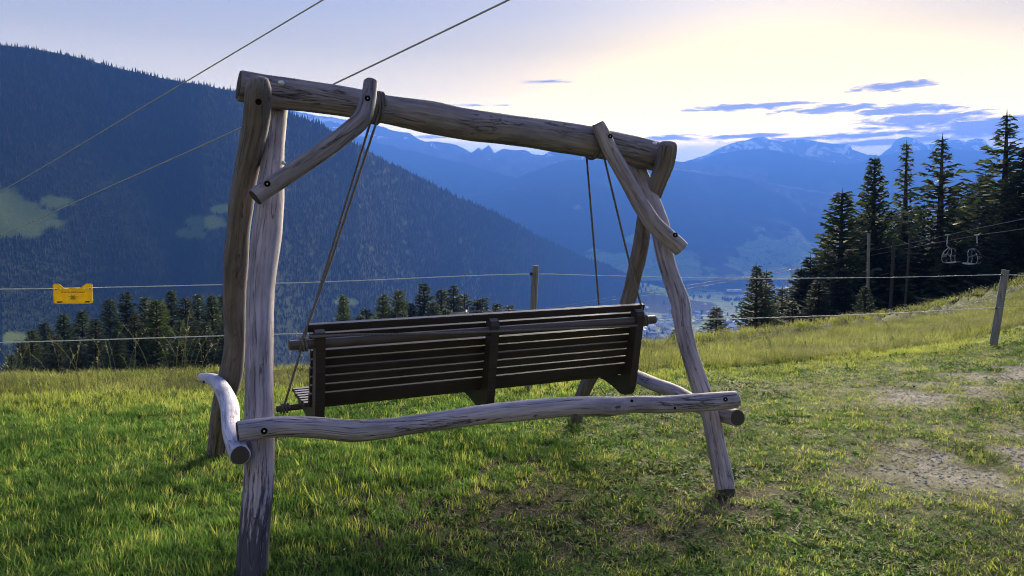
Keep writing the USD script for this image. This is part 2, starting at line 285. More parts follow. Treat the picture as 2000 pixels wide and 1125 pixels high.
# the near wooded mountain on the left
LM = [(-900, 150), (-300, 78), (-100, 76), (0, 86), (60, 93), (110, 101), (170, 114), (230, 131), (330, 154), (400, 166), (460, 178), (560, 217), (640, 249), (700, 283), (760, 318), (830, 352), (900, 388), (960, 413), (1040, 457), (1110, 492), (1150, 510), (1190, 524), (1230, 543), (1265, 560), (1300, 580), (1330, 600), (1400, 640)]
lm_d, lm_f = lin((-900, 1000), (0, 1080), (400, 1320), (700, 1700), (1000, 2550), (1180, 3550), (1300, 4300), (1400, 4400)), lin((-900, 440), (0, 460), (500, 760), (900, 1600), (1100, 2700), (1200, 3350), (1300, 4150), (1400, 4250))
LX, lpx, lt = ridge('left', LM, lm_d, lm_f, -262, None, rough=0, gully=42, nt=130, seed=17, pxr=(-900, 1380), shape=1.05, step=3)
CLEAR = [(20, 425, 100, 42), (110, 395, 40, 16), (-60, 400, 100, 40), (405, 436, 48, 15), (440, 408, 30, 9), (372, 456, 34, 12), (30, 660, 40, 14), (675, 590, 25, 8)]
def clearing(px, py):
    c = np.zeros(np.shape(px)); wob = fb(n3(np.asarray(px) * .03, np.asarray(py) * .05), 3, 61) - .5
    for cx, cy, a, b in CLEAR: c = np.maximum(c, 1 - np.hypot((px - cx) / a, (py - cy) / b) + wob * .9)
    return sstep(0, .12, c)
def to_px(p):
    d = p - EYE; y = d[..., 1]; f = y * math.cos(PITCH) - d[..., 2] * math.sin(PITCH); up = y * math.sin(PITCH) + d[..., 2] * math.cos(PITCH)
    return 1000 + FPX * d[..., 0] / f, 562.5 - FPX * up / f
lc = clearing(*to_px(LX)); lcol = np.stack([lc, lc, lc], -1).reshape(-1, 3)
forest_floor = mat('forest_floor_look', {"t": ("attribute", {"attribute": "tone"}), "s": ("separate_color", {}), "geo": ("geometry", {}), "n": ("noise_texture", {"scale": .02, "detail": 5.0}), "a": ("rgb_ramp", {"ramp": [(.3, (.012, .018, .010)), (.7, (.03, .042, .02))]}), "c": ("rgb_ramp", {"ramp": [(.3, (.050, .078, .018)), (.7, (.088, .115, .032))]}), "m": ("mix_color", {}), "p": ("principled_bsdf", {"roughness": 1.0, "specular_ior_level": .05})},
    [("t.color", "s.color"), ("geo.position", "n.vector"), ("n.fac", "a.fac"), ("n.fac", "c.fac"), ("a.color", "m.a"), ("c.color", "m.b"), ("s.r", "m.fac"), ("m.result", "p.base_color")], surface="p.BSDF")
tag(obj('forest_mountain', (LX.reshape(-1, 3), grid_tris(*LX.shape[:2])), forest_floor, smooth=True, color=lcol), kind='structure')

def far_conifer(h, r, n=3, sides=6, seed=0):
    q = np.random.default_rng(seed); V, F = [], []
    for k in range(n):
        z0, z1 = h * (.06 + .27 * k), h * min(1, .50 + .27 * k) if k < n - 1 else h
        rk = r * (1 - .29 * k)
        b = len(V); V.append((q.normal(0, .03) * r, q.normal(0, .03) * r, z1))
        for s in range(sides): a = 2 * math.pi * (s + .5 * k) / sides; w = rk * q.uniform(.75, 1.15); V.append((w * math.cos(a), w * math.sin(a), z0 + q.uniform(-.03, .03) * h))
        F += [(b, b + 1 + s, b + 1 + (s + 1) % sides) for s in range(sides)]
    return np.array(V), np.array(F)
def needle_look(name, a, b):
    return mat(name, {"o": ("object_info", {}), "geo": ("geometry", {}), "n": ("noise_texture", {"scale": 1.5, "detail": 2.0}), "r": ("rgb_ramp", {"ramp": [(0, a), (1, b)]}), "x": ("mix_float", {"fac": .5}), "p": ("principled_bsdf", {"roughness": .85, "specular_ior_level": .15})},
               [("o.random", "x.a"), ("geo.position", "n.vector"), ("n.fac", "x.b"), ("x.result", "r.fac"), ("r.color", "p.base_color")], surface="p.BSDF")
far_needles = [needle_look('far_needle_look', (.010, .018, .010), (.038, .055, .026)), needle_look('far_needle_dark_look', (.007, .013, .008), (.026, .038, .020))]
def sample_face(n, tmax=1.0):
    a = rng.uniform(0, LX.shape[1] - 1.001, n); b = rng.uniform(0, 1, n) ** .8 * tmax * 129
    ia, ib = a.astype(int), b.astype(int); fa, fb_ = (a - ia)[:, None], (b - ib)[:, None]
    return (LX[ib, ia] * (1 - fa) + LX[ib, ia + 1] * fa) * (1 - fb_) + (LX[ib + 1, ia] * (1 - fa) + LX[ib + 1, ia + 1] * fa) * fb_
pts = sample_face(120000, 1.01); qx, qy = to_px(pts)
keep = (clearing(qx, qy) < .25 + .5 * rng.random(len(pts)) ** 3) & (qx > -350) & (qx < 1400) & True
pts = pts[keep]; sc = np.hypot(pts[:, 0], pts[:, 1]) / 4700 * rng.uniform(.55, 1.3, len(pts)) * (0.85 + .5 * fb(n3(pts[:, 0] / 200, pts[:, 1] / 200), 2, 71))
instancer('mountain_forest', [(far_conifer(24, 4.6, 3, 6, s), far_needles[s % 2]) for s in range(4)], pts - [0, 0, 1.5], rng.integers(0, 4, len(pts)), quat_zx(rng.uniform(0, 6.28, len(pts)), 0 * sc, 0 * sc), np.stack([sc, sc, sc * rng.uniform(.85, 1.2, len(pts))], -1), 'dense dark conifer forest covering the mountain on the left', 'forest')
# woods and hedges on the valley floor
pv = rng.uniform([900, 2000], [2100, 6800], (26000, 2)); vxx = (pv[:, 0] - 1000) / FPX * pv[:, 1]; vyy = pv[:, 1]
wmask = fb(n3(vxx / 420, vyy / 420), 4, 55)
TOWN = (np.abs(vyy - 2550) < 700) & (vxx > 300) & (vxx < 1000)
k = ((wmask > .545) & ~TOWN) | (rng.random(len(vxx)) < np.where(TOWN, .05, .02))
vp = np.stack([vxx, vyy, valley_z(vxx, vyy) - 1], -1)[k]; sc = rng.uniform(.5, 1.0, len(vp))
instancer('valley_woods', [(far_conifer(20, 6.0, 2, 6, s), far_needles[s % 2]) for s in range(3)], vp, rng.integers(0, 3, len(vp)), quat_zx(rng.uniform(0, 6.28, len(vp)), 0 * sc, 0 * sc), np.stack([sc * 1.3, sc * 1.3, sc], -1), 'woods and hedges between the meadows of the valley', 'woods')
# ------------------------------------------------------------------ air
hb = trimesh.creation.box([30000, 13000, 4000]); hb.apply_translation([2000, 4500, 0]); hv = np.array(hb.vertices)
hv[:, 2] = np.where(hv[:, 2] < 0, -265.0, 1330.0)
haze_look = mat('haze_look', {"v": ("principled_volume", {"color": HAZE_COLOR, "density": HAZE_DENSITY, "absorption_color": HAZE_ABS, "anisotropy": HAZE_G})}, volume="v.volume")
tag(obj('haze', (hv, np.array(hb.faces)), haze_look), 'thin blue evening haze filling the valley air', 'haze', kind='stuff')
# ------------------------------------------------------------------ swing frame of weathered logs
def log_look(name, lo, hi, crack=(.022, .020, .022), stain=None, checks=(.009, .25)):
    nd = {"r": ("attribute", {"attribute": "rest"}), "m1": ("mapping", {"scale": (42, 42, 2.2)}), "m2": ("mapping", {"scale": (120, 120, 5.0)}), "m3": ("mapping", {"scale": (9, 9, 3.5)}),
          "n1": ("noise_texture", {"scale": 1.0, "detail": 5.0, "roughness": .65, "distortion": .4}), "n2": ("noise_texture", {"scale": 1.0, "detail": 4.0, "roughness": .6}), "n3": ("noise_texture", {"scale": 1.0, "detail": 4.0, "roughness": .6}),
          "c1": ("rgb_ramp", {"ramp": [(.28, lo), (.5, wood_tone(lo, hi, .55)), (.72, hi)]}), "cr": ("map_range", {"from_min": .27, "from_max": .38, "to_min": .55, "clamp": True}), "mx": ("mix_color", {"a": crack}),
          "pt": ("rgb_ramp", {"ramp": [(.3, (.62, .62, .66)), (.55, (1, 1, 1)), (.75, (1.12, 1.08, 1.02))]}), "ml": ("mix_color", {"blend_type": "multiply", "fac": 1.0, "use_clamp": False}),
          "mm": ("mapping", {"scale": (14, 14, .9)}), "n4": ("noise_texture", {"scale": 1.0, "detail": 5.0, "roughness": .55, "distortion": 1.2}), "ck": ("math", {"math_type": "subtract", "value2": .5}), "ab": ("math", {"math_type": "absolute"}), "lk": ("map_range", {"from_min": .0005, "from_max": checks[0], "to_min": checks[1], "clamp": True}),
          "ms": ("math", {"math_type": "multiply"}), "hh": ("math", {"math_type": "multiply_add", "value2": .35}), "b": ("bump", {"strength": .9, "distance": .007}), "p": ("principled_bsdf", {"roughness": .78, "specular_ior_level": .28})}
    lk = [("r.vector", "m1.vector"), ("r.vector", "m2.vector"), ("r.vector", "m3.vector"), ("r.vector", "mm.vector"), ("m1.vector", "n1.vector"), ("m2.vector", "n2.vector"), ("m3.vector", "n3.vector"), ("mm.vector", "n4.vector"), ("n1.fac", "c1.fac"), ("n2.fac", "cr.value"),
          ("n4.fac", "ck.value1"), ("ck.value", "ab.value1"), ("ab.value", "lk.value"), ("lk.result", "ms.value1"), ("cr.result", "ms.value2"),
          ("c1.color", "ml.a"), ("n3.fac", "pt.fac"), ("pt.color", "ml.b"), ("ml.result", "mx.b"), ("ms.value", "mx.fac"), ("n1.fac", "hh.value1"), ("ms.value", "hh.value3"), ("hh.value", "b.height"), ("b.normal", "p.normal")]
    last = "mx.result"
    if stain:
        s0, s1, col = stain
        nd.update({"sz": ("separate_xyz", {}), "sr": ("map_range", {"from_min": s0, "from_max": s1, "to_min": -.26, "to_max": .17, "clamp": True}), "m5": ("mapping", {"scale": (60, 60, 6)}), "n5": ("noise_texture", {"scale": 1.0, "detail": 6.0, "roughness": .7}), "sa": ("math", {"math_type": "add"}), "st": ("map_range", {"from_min": .48, "from_max": .55, "to_max": .9, "clamp": True}), "sm": ("mix_color", {"b": col})})
        lk += [("r.vector", "sz.vector"), ("sz.z", "sr.value"), ("r.vector", "m5.vector"), ("m5.vector", "n5.vector"), ("n5.fac", "sa.value1"), ("sr.result", "sa.value2"), ("sa.value", "st.value"), ("st.result", "sm.fac"), (last, "sm.a")]
        last = "sm.result"
    return mat(name, nd, lk + [(last, "p.base_color")], surface="p.BSDF")

beam_look = log_look('beam_log_look', (0.112, 0.098, 0.118), (0.289, 0.263, 0.31), checks=(.011, .15))
leg_look = log_look('grey_log_look', (0.198, 0.171, 0.195), (0.418, 0.376, 0.435))
near_leg_look = log_look('flaking_log_look', (0.187, 0.166, 0.195), (0.418, 0.376, 0.448), stain=(10.6 + 1.95, 10.6 + 2.75, (.030, .030, .040)))
far_leg_look = log_look('brown_log_look', (0.081, 0.068, 0.076), (0.214, 0.188, 0.214))
rail_look = log_look('silver_log_look', (0.176, 0.16, 0.202), (0.431, 0.394, 0.48), checks=(.013, .12))
pale_look = log_look('pale_log_look', (0.343, 0.334, 0.421), (0.63, 0.616, 0.763), crack=(.10, .095, .10))
dark_foot = log_look('dark_foot_look', (.02, .018, .018), (.07, .062, .06))
end_look = mat('log_end_look', {"r": ("attribute", {"attribute": "rest"}), "w": ("wave_texture", {"wave_type": "rings", "rings_direction": "z", "scale": 28.0, "distortion": 2.2, "detail": 3.0}), "n": ("noise_texture", {"scale": 60.0, "detail": 4.0}), "a": ("rgb_ramp", {"ramp": [(0, (.030, .027, .026)), (1, (.085, .076, .070))]}), "mx": ("mix_float", {"fac": .5}), "p": ("principled_bsdf", {"roughness": .9, "specular_ior_level": .15})},
              [("r.vector", "w.vector"), ("r.vector", "n.vector"), ("w.fac", "mx.a"), ("n.fac", "mx.b"), ("mx.result", "a.fac"), ("a.color", "p.base_color")], surface="p.BSDF")
hole_shade_look = mat('hole_shade_look', {"p": ("principled_bsdf", {"base_color": (.012, .011, .011), "roughness": .95, "specular_ior_level": .05})}, surface="p.BSDF")
zinc_look = mat('zinc_look', {"g": ("geometry", {}), "n": ("noise_texture", {"scale": 160.0, "detail": 3.0}), "r": ("rgb_ramp", {"ramp": [(.3, (.35, .36, .38)), (.7, (.62, .64, .67))]}), "p": ("principled_bsdf", {"metallic": .9, "roughness": .38})}, [("g.position", "n.vector"), ("n.fac", "r.fac"), ("r.color", "p.base_color")], surface="p.BSDF")

def frames(p):
    t = np.gradient(p, axis=0); t /= np.linalg.norm(t, axis=1, keepdims=True)
    a = np.cross(t[0], [0, 0, 1.0]) if abs(t[0, 2]) < .9 else np.cross(t[0], [1.0, 0, 0])
    A = [a / np.linalg.norm(a)]
    for k in range(1, len(p)):
        b = A[-1] - t[k] * (A[-1] @ t[k]); A.append(b / np.linalg.norm(b))
    A = np.array(A); return t, A, np.cross(t, A)

def centerline(pts, rads, step):
    pts, rads = np.asarray(pts, float), np.asarray(rads, float)
    s = np.concatenate([[0], np.cumsum(np.linalg.norm(np.diff(pts, axis=0), axis=1))])
    n = max(4, int(s[-1] / step)); q = np.linspace(0, s[-1], n)
    c = PchipInterpolator(s, pts)(q)
    if len(pts) > 3 and n > 12:
        w = max(3, int(.10 / step) | 1); k = np.hanning(w + 2)[1:-1]; k /= k.sum()
        e = np.vstack([2 * c[0] - c[w // 2:0:-1], c, 2 * c[-1] - c[-2:-w // 2 - 1:-1]])
        c = np.stack([np.convolve(e[:, d], k, 'valid') for d in range(3)], 1)
    return c, PchipInterpolator(s, rads)(q), q

def log_mesh(pts, rads, seed=0, sides=36, step=.018, lump=.05, round_ends=(0.006, 0.006), knots=()):
    """A barked, weathered log: swept, lumpy, with fine lengthwise furrows; its corner vertices carry their place in the wood (rest)."""
    c, r, s = centerline(pts, rads, step); t, A, B = frames(c)
    th = np.arange(sides) * 2 * np.pi / sides; ct, st = np.cos(th), np.sin(th)
    S, TH = np.meshgrid(s, th, indexing='ij'); CT, ST = np.cos(TH), np.sin(TH)
    R = r[:, None] * (1 + lump * 2 * (fb(n3(CT * 1.2 + seed * 7, ST * 1.2, S * 3.2), 3, seed) - .5) + .02 * (fb(n3(CT * 6 + seed, ST * 6, S * 2.2), 2, seed + 1) - .5))
    for (ks, ka, kw, kh) in knots:
        R = R + kh * np.exp(-((S - ks) / kw) ** 2 - ((np.angle(np.exp(1j * (TH - ka)))) * r[:, None] / kw) ** 2)
    V = c[:, None] + R[..., None] * (CT[..., None] * A[:, None] + ST[..., None] * B[:, None])
    REST = np.stack([R * CT, R * ST, S + seed * 5.3], -1)
    n, (b0, b1) = len(c), round_ends
    rows, rest = [V[k] for k in range(n)], [REST[k] for k in range(n)]
    def cap(k, b, sgn):
        out = []
        for fr, off in ((.93, .35), (.80, .8), (.45, 1.0)):
            out.append((c[k] + fr * (V[k] - c[k]) + sgn * t[k] * b * off, np.concatenate([REST[k][:, :2] * fr, REST[k][:, 2:]], 1)))
        return out
    for v, q in cap(0, b0, -1): rows.insert(0, v); rest.insert(0, q)
    for v, q in cap(n - 1, b1, 1): rows.append(v); rest.append(q)
    m = len(rows); V = np.vstack(rows); REST = np.vstack(rest)
    i, j = np.meshgrid(np.arange(m - 1), np.arange(sides), indexing='ij'); j2 = (j + 1) % sides
    q = np.stack([i * sides + j, i * sides + j2, (i + 1) * sides + j2, (i + 1) * sides + j], -1).reshape(-1, 4)
    F = np.vstack([q[:, [0, 1, 2]], q[:, [0, 2, 3]]])
    c0, c1 = V[:sides].mean(0), V[-sides:].mean(0)
    V = np.vstack([V, c0, c1]); REST = np.vstack([REST, REST[:sides].mean(0), REST[-sides:].mean(0)])
    k = np.arange(sides); k2 = (k + 1) % sides; nv = len(V)
    F = np.vstack([F, np.stack([np.full(sides, nv - 2), k2, k], 1), np.stack([np.full(sides, nv - 1), (m - 1) * sides + k, (m - 1) * sides + k2], 1)])
    return V, F, REST

def drill(V, F, REST, holes):
    """bores holes (centre, direction into the wood, radius, depth) with manifold3d; the rest coordinate is carried through"""
    m = m3.Manifold(m3.Mesh(np.hstack([V, REST]).astype(np.float32), F.astype(np.uint32)))
    if m.status() != m3.Error.NoError or m.volume() <= 0:
        m = m3.Manifold(m3.Mesh(np.hstack([V, REST]).astype(np.float32), F[:, ::-1].astype(np.uint32)))
    for c, d, r, depth in holes:
        d = np.asarray(d, float) / np.linalg.norm(d); cy = trimesh.creation.cylinder(r, depth * 2, sections=20)
        cy.apply_transform(trimesh.geometry.align_vectors([0, 0, 1], d)); cy.apply_translation(c)
        cm = m3.Manifold(m3.Mesh(np.hstack([cy.vertices, np.tile([[0, 0, -99.]], (len(cy.vertices), 1))]).astype(np.float32), cy.faces.astype(np.uint32)))
        out = m - cm
        if out.num_tri() > 50: m = out
    q = m.to_mesh(); return q.vert_properties[:, :3].astype(float), q.tri_verts.astype(int), q.vert_properties[:, 3:6].astype(float)

def smooth_obj(name, V, F, REST, material, parent):
    """smooth across the bark, sharp at saw cuts, keeping rest"""
    tm = trimesh.Trimesh(V, F, process=False)
    parts = trimesh.graph.smooth_shade(tm, angle=np.radians(50), facet_minarea=None)
    from scipy.spatial import cKDTree
    idx = cKDTree(V).query(np.array(parts.vertices))[1]
    return obj(name, parts, material, parent, smooth=True, rest=REST[idx])

def inv_y(*pairs):
    """a straight line in space: 1/Y is linear along the picture"""
    a = np.array(pairs, float); return lambda q: 1 / np.interp(q, a[:, 0], 1 / a[:, 1])

def log_from(rows, Y):
    """rows of (px, py, half width in px); Y their depth"""
    a = np.array(rows, float); Y = np.asarray(Y, float)
    return P(a[:, 0], a[:, 1], Y), a[:, 2] * Y / FPX

log_swing = thing('log_swing', 'big rustic swing stand of grey crooked logs on the grass', 'swing', (0, 0, 0))
by = inv_y((468, 4.70), (1292, 6.15)); ln_y = inv_y((215, 4.93), (1150, 3.64)); lf_y = inv_y((165, 4.50), (900, 6.0)); rn_y = inv_y((325, 6.20), (975, 4.99)); rf_y = inv_y((285, 5.88), (820, 7.2))

def add_log(name, rows, Y, look, seed, holes=(), ends=True, label=None, **k):
    """holes: (px, py, radius px, 'bolt' or 'hole'); bored from the camera's side of the log"""
    pts, rads = log_from(rows, Y); V, F, R = log_mesh(pts, rads, seed=seed, **k)
    tm = trimesh.Trimesh(V, F, process=False); drills, bolts = [], []
    for px, py, rp, kind in holes:
        d = ray(px, py); loc, _, tri = tm.ray.intersects_location([EYE], [d])
        if not len(loc): continue
        h = loc[np.argmin(np.linalg.norm(loc - EYE, axis=1))]; dd = d / np.linalg.norm(d); r = rp * h[1] / FPX
        if kind == 'dome': bolts.append((h, dd, r, kind)); continue
        drills.append((h, dd, r * .82, .030)); bolts.append((h + dd * .016, dd, r * .82, kind))
    if drills: V, F, R = drill(V, F, R, drills)
    log = tag(smooth_obj(name, V, F, R, look, log_swing), label)
    for h, dd, r, kind in bolts:
        if kind != 'dome':
            hole = trimesh.creation.cylinder(r * .985, .02, sections=18); hole.apply_transform(trimesh.geometry.align_vectors([0, 0, 1], dd)); hole.apply_translation(h - dd * (-.004)); obj('bolt_hole', hole, hole_shade_look, log, smooth=30)  # near-black plug stands in for the shade inside the bored hole
        if kind == 'hole': continue
        if kind == 'dome': b = trimesh.creation.icosphere(2, r); b.apply_scale([1, 1, .45])
        else:
            b = trimesh.creation.cylinder(r * .26, .014, sections=6); h = h - dd * .010
        b.apply_transform(trimesh.geometry.align_vectors([0, 0, 1], dd)); b.apply_translation(h)
        obj('bolt_head', b, zinc_look, log, smooth=30)
    return log, pts, rads

def cut_end(log, pts, rads, which, dark=True):
    """the sawn face of a log's end, a thin disc 2 mm proud"""
    c, r, s = centerline(pts, rads, .018); t, A, B = frames(c); k = 0 if which == 0 else -1; sg = -1 if which == 0 else 1
    th = np.arange(28) * 2 * np.pi / 28
    ring = lambda f, o: c[k] + sg * t[k] * o + f * r[k] * (1 + .03 * np.sin(3 * th))[:, None] * (np.cos(th)[:, None] * A[k] + np.sin(th)[:, None] * B[k])
    V = np.vstack([ring(.90, .002), ring(.88, .0085), (c[k] + sg * t[k] * .0088)[None]]); q = np.arange(28); q2 = (q + 1) % 28
    F = np.vstack([np.stack([q, q2, q2 + 28], 1), np.stack([q, q2 + 28, q + 28], 1), np.stack([q + 28, q2 + 28, np.full(28, 56)], 1)])
    rest = np.vstack([np.stack([.9 * r[k] * np.cos(th), .9 * r[k] * np.sin(th), 0 * th], 1)] * 2 + [[[0, 0, 0]]])
    obj('sawn_end', (V, F if sg > 0 else F[:, ::-1]), end_look, log, rest=rest)

rows = [(468, 167, 30), (540, 181, 31), (620, 191, 29), (700, 203, 28), (742, 212, 27.5), (851, 231, 31.5), (900, 241, 30), (1020, 257, 29), (1140, 275, 30), (1200, 286, 28), (1275, 304, 29), (1294, 309, 28.5)]
BEAM = add_log('beam', rows, by([r[0] for r in rows]), beam_look, 1, [(549, 163, 6.5, 'dome'), (1278, 281, 5, 'dome')], lump=.05, sides=44)
cut_end(*BEAM, 0)
rows = [(541, 205, 21), (535, 260, 22), (533, 300, 21.5), (527, 400, 27), (522, 450, 28), (510.5, 553, 26.5), (507, 677, 26), (506.5, 800, 28), (507, 893, 28.5), (502, 985, 29.5), (496, 1047, 29.5), (492, 1109, 31), (487, 1172, 32)]
LN = add_log('leg', rows, ln_y([r[1] for r in rows]), near_leg_look, 2, [(553, 318, 4, 'dome')], label='near left leg, its foot stained black and flaking', knots=[(.62, 2.2, .06, .010)], sides=44)
rows = [(506, 160, 20), (505, 176, 24.5), (502, 224, 25.5), (488, 300, 24), (478, 350, 22.5), (471, 400, 23.5), (465, 457, 22), (461, 510, 23), (458, 599, 21.5), (459, 660, 19.5), (456, 700, 21), (449, 739, 22.5), (434, 800, 20), (424, 880, 19), (419, 925, 19)]
LF = add_log('leg', rows, lf_y([r[1] for r in rows]), far_leg_look, 3, [(505, 199, 7.5, 'hole')], label='crooked brown far left leg', round_ends=(.03, .006))
rows = [(1238, 322, 18), (1261, 368, 18), (1281, 418, 18), (1289, 440, 18), (1298, 497, 17), (1306, 527, 17), (1315, 553, 17.5), (1329, 593, 18.5), (1331.5, 607, 18), (1334, 633, 17), (1339, 660, 17), (1346, 687, 16.5), (1354, 713, 17), (1372, 768, 18.3), (1389, 816, 17.3), (1397, 860, 18), (1410, 920, 19), (1417, 958, 19)]
RN = add_log('leg', rows, rn_y([r[1] for r in rows]), leg_look, 4, label='near right leg, bent at a knot halfway up', knots=[(1.32, 1.6, .05, .012)])
rows = [(1417, 957, 18.6), (1421, 985, 18.8)]
add_log('leg_foot', rows, rn_y([957, 985]), dark_foot, 14, label='blackened foot of the near right leg', lump=.02)
rows = [(1305, 283, 17), (1304, 292, 17.8), (1298, 320, 18.5), (1287, 350, 17.5), (1274, 387, 15.5), (1257, 433, 14.5), (1254, 464, 15.5), (1245, 511, 16), (1241, 527, 15), (1229, 580, 15), (1200, 660, 15), (1148, 746, 14), (1137, 773, 13), (1128, 810, 12), (1122, 838, 11.5)]
RF = add_log('leg', rows, rf_y([r[1] for r in rows]), far_leg_look, 5, label='far right leg crossing over the end of the beam', round_ends=(.025, .006))
rows = [(724, 161, 13.5), (720, 190, 15), (714, 214, 17), (706, 233, 18), (685, 253, 18), (649, 282, 17.5), (577, 332, 17.5), (524, 367, 17.5), (499, 385, 17.5)]
LB = add_log('brace', rows, inv_y((165, 4.86), (385, 4.37))([r[1] for r in rows]), beam_look, 6, [(718, 192, 7, 'bolt'), (522, 359, 7.5, 'bolt')], label='curved brace between beam and near left leg')
cut_end(*LB, 1)
rows = [(1168, 244, 13), (1175, 258, 14.2), (1190, 291, 14.5), (1209, 324, 14.8), (1226, 355, 15), (1243, 386, 15.5), (1257, 409, 16.5), (1275, 436, 16.5), (1299, 459, 16.5), (1324, 480, 16.5), (1331, 487, 16.2)]
RB = add_log('brace', rows, np.full(len(rows), 5.70), leg_look, 7, [(1192, 266, 5.5, 'bolt'), (1319, 459, 6, 'bolt')], label='curved brace between beam and near right leg')
cut_end(*RB, 0)
rows = [(466, 843, 20.5), (535, 834.5, 20.5), (620, 835, 21), (660, 839, 21.5), (690, 841, 22), (753, 836.5, 19.8), (807, 829, 18.3), (873, 820, 19), (940, 810, 19.3), (1007, 803, 20), (1087, 796, 19.6), (1167, 793.5, 19.7), (1186, 794, 20.3), (1222, 790.5, 16.8), (1300, 790, 17), (1390, 784.5, 18), (1434, 781, 17)]
FR = add_log('front_rail', rows, inv_y((466, 3.80), (1441, 5.12))([r[0] for r in rows]), rail_look, 8, [(516, 842, 8, 'bolt'), (1417, 780, 5.5, 'bolt'), (1234, 783, 3.6, 'hole'), (1318, 797, 3.2, 'hole')], label='long wavy rail joining the two near legs', sides=44, round_ends=(.008, .02))
cut_end(*FR, 0)
rows = [(392, 738, 9.5), (405, 739, 11), (420, 744, 13), (436, 764, 15.5), (449, 798, 18), (451, 837, 17), (457, 862, 18), (469, 889, 20)]
SL = add_log('side_rail', rows, inv_y((738, 5.72), (889, 3.72))([r[1] for r in rows]), pale_look, 9, [(398, 746, 2.5, 'hole')], label='pale bent side rail on the left legs')
cut_end(*SL, 1)
rows = [(1120, 712, 10), (1170, 716, 11), (1242, 735, 12.5), (1274, 749, 13.5), (1310, 762, 14), (1340, 777, 14.5), (1375, 797, 15), (1414, 809, 16.3), (1440, 816, 17)]
SR = add_log('side_rail', rows, [7.2, 7.0, 6.55, 6.25, 6.0, 5.8, 5.52, 5.28, 5.13], rail_look, 10, label='side rail on the right legs')
cut_end(*SR, 1)
# ------------------------------------------------------------------ the hanging bench
bench_nodes = lambda lo, hi: ({"g": ("geometry", {}), "sz": ("separate_xyz", {}), "up": ("map_range", {"from_min": .80, "from_max": .90, "clamp": True}), "edge_light": ("mix_color", {"b": (.21, .20, .215)}),      # sky light on up-facing edges, painted in as paler grey
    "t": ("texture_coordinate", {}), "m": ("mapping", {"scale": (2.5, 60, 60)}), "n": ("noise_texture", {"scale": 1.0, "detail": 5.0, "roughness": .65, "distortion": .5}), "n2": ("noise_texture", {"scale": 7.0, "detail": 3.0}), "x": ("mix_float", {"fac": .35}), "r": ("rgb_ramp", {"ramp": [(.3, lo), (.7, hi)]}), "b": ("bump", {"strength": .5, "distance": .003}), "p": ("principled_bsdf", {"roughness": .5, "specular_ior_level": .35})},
    [("g.true_normal", "sz.vector"), ("sz.z", "up.value"), ("up.result", "edge_light.fac"), ("r.color", "edge_light.a"), ("edge_light.result", "p.base_color"), ("t.object", "m.vector"), ("m.vector", "n.vector"), ("t.object", "n2.vector"), ("n.fac", "x.a"), ("n2.fac", "x.b"), ("x.result", "r.fac"), ("n.fac", "b.height"), ("b.normal", "p.normal")])
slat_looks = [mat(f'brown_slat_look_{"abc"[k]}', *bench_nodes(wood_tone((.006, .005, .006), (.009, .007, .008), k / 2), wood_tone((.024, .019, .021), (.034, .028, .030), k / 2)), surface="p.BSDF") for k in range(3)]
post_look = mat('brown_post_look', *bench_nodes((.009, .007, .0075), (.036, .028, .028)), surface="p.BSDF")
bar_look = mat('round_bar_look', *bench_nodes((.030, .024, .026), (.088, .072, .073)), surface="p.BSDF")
rope_look = mat('rope_look', {"g": ("geometry", {}), "n": ("noise_texture", {"scale": 220.0, "detail": 3.0}), "r": ("rgb_ramp", {"ramp": [(.3, (.055, .052, .055)), (.7, (.19, .18, .18))]}), "p": ("principled_bsdf", {"roughness": .9, "specular_ior_level": .1})}, [("g.position", "n.vector"), ("n.fac", "r.fac"), ("r.color", "p.base_color")], surface="p.BSDF")

BA, BB = P(590, 673, 4.66), P(1257, 625.5, 5.74)
bs = (BB - BA); BL = np.linalg.norm(bs); bs /= BL
bn = np.array([-bs[1], bs[0], 0]); bn /= np.linalg.norm(bn); bu = np.cross(bs, bn)
BM = np.eye(4); BM[:3, 0], BM[:3, 1], BM[:3, 2], BM[:3, 3] = bs, bn, bu, BA
def bw(s, n, u): return BA + np.asarray(s, float)[..., None] * bs + np.asarray(n, float)[..., None] * bn + np.asarray(u, float)[..., None] * bu
bench = UsdGeom.Xform.Define(stage, '/World/swing_bench'); bench.AddTransformOp().Set(Gf.Matrix4d(*BM.T.ravel().tolist())); bench = bench.GetPrim()
tag(bench, 'dark brown slatted swing bench seen from behind, hanging on ropes in the log frame', 'swing bench')

def rbox(l, w, h, b=.004, seg=1):
    """a planed board with broken edges: length x, width y, height z"""
    c = [[sx * (l / 2 - b * kx), sy * (w / 2 - b * ky), sz * (h / 2 - b * kz)] for sx in (-1, 1) for sy in (-1, 1) for sz in (-1, 1) for kx, ky, kz in ((0, 1, 1), (1, 0, 1), (1, 1, 0))]
    return trimesh.convex.convex_hull(np.array(c))
def s_at(px, py, n, u):
    """the place along the bench that a pixel column falls on"""
    q = np.linspace(-.6, BL + .6, 3000); x, _ = to_px(bw(q, n, u)); return q[np.argmin(abs(x - px))]
lean = .22
def back_n(u, off=0.0): return .065 - lean * u + off
S0, S1 = s_at(605, 700, .08, -.1), s_at(1243, 680, .08, -.1)
SLATS = [(.099, .050, .034)] + [(.036, .052, .030)] + [(-.046 - .056 * k - .026, .0525, .032) for k in range(5)] + [(-.372, .094, .032)]
la = math.atan(lean)
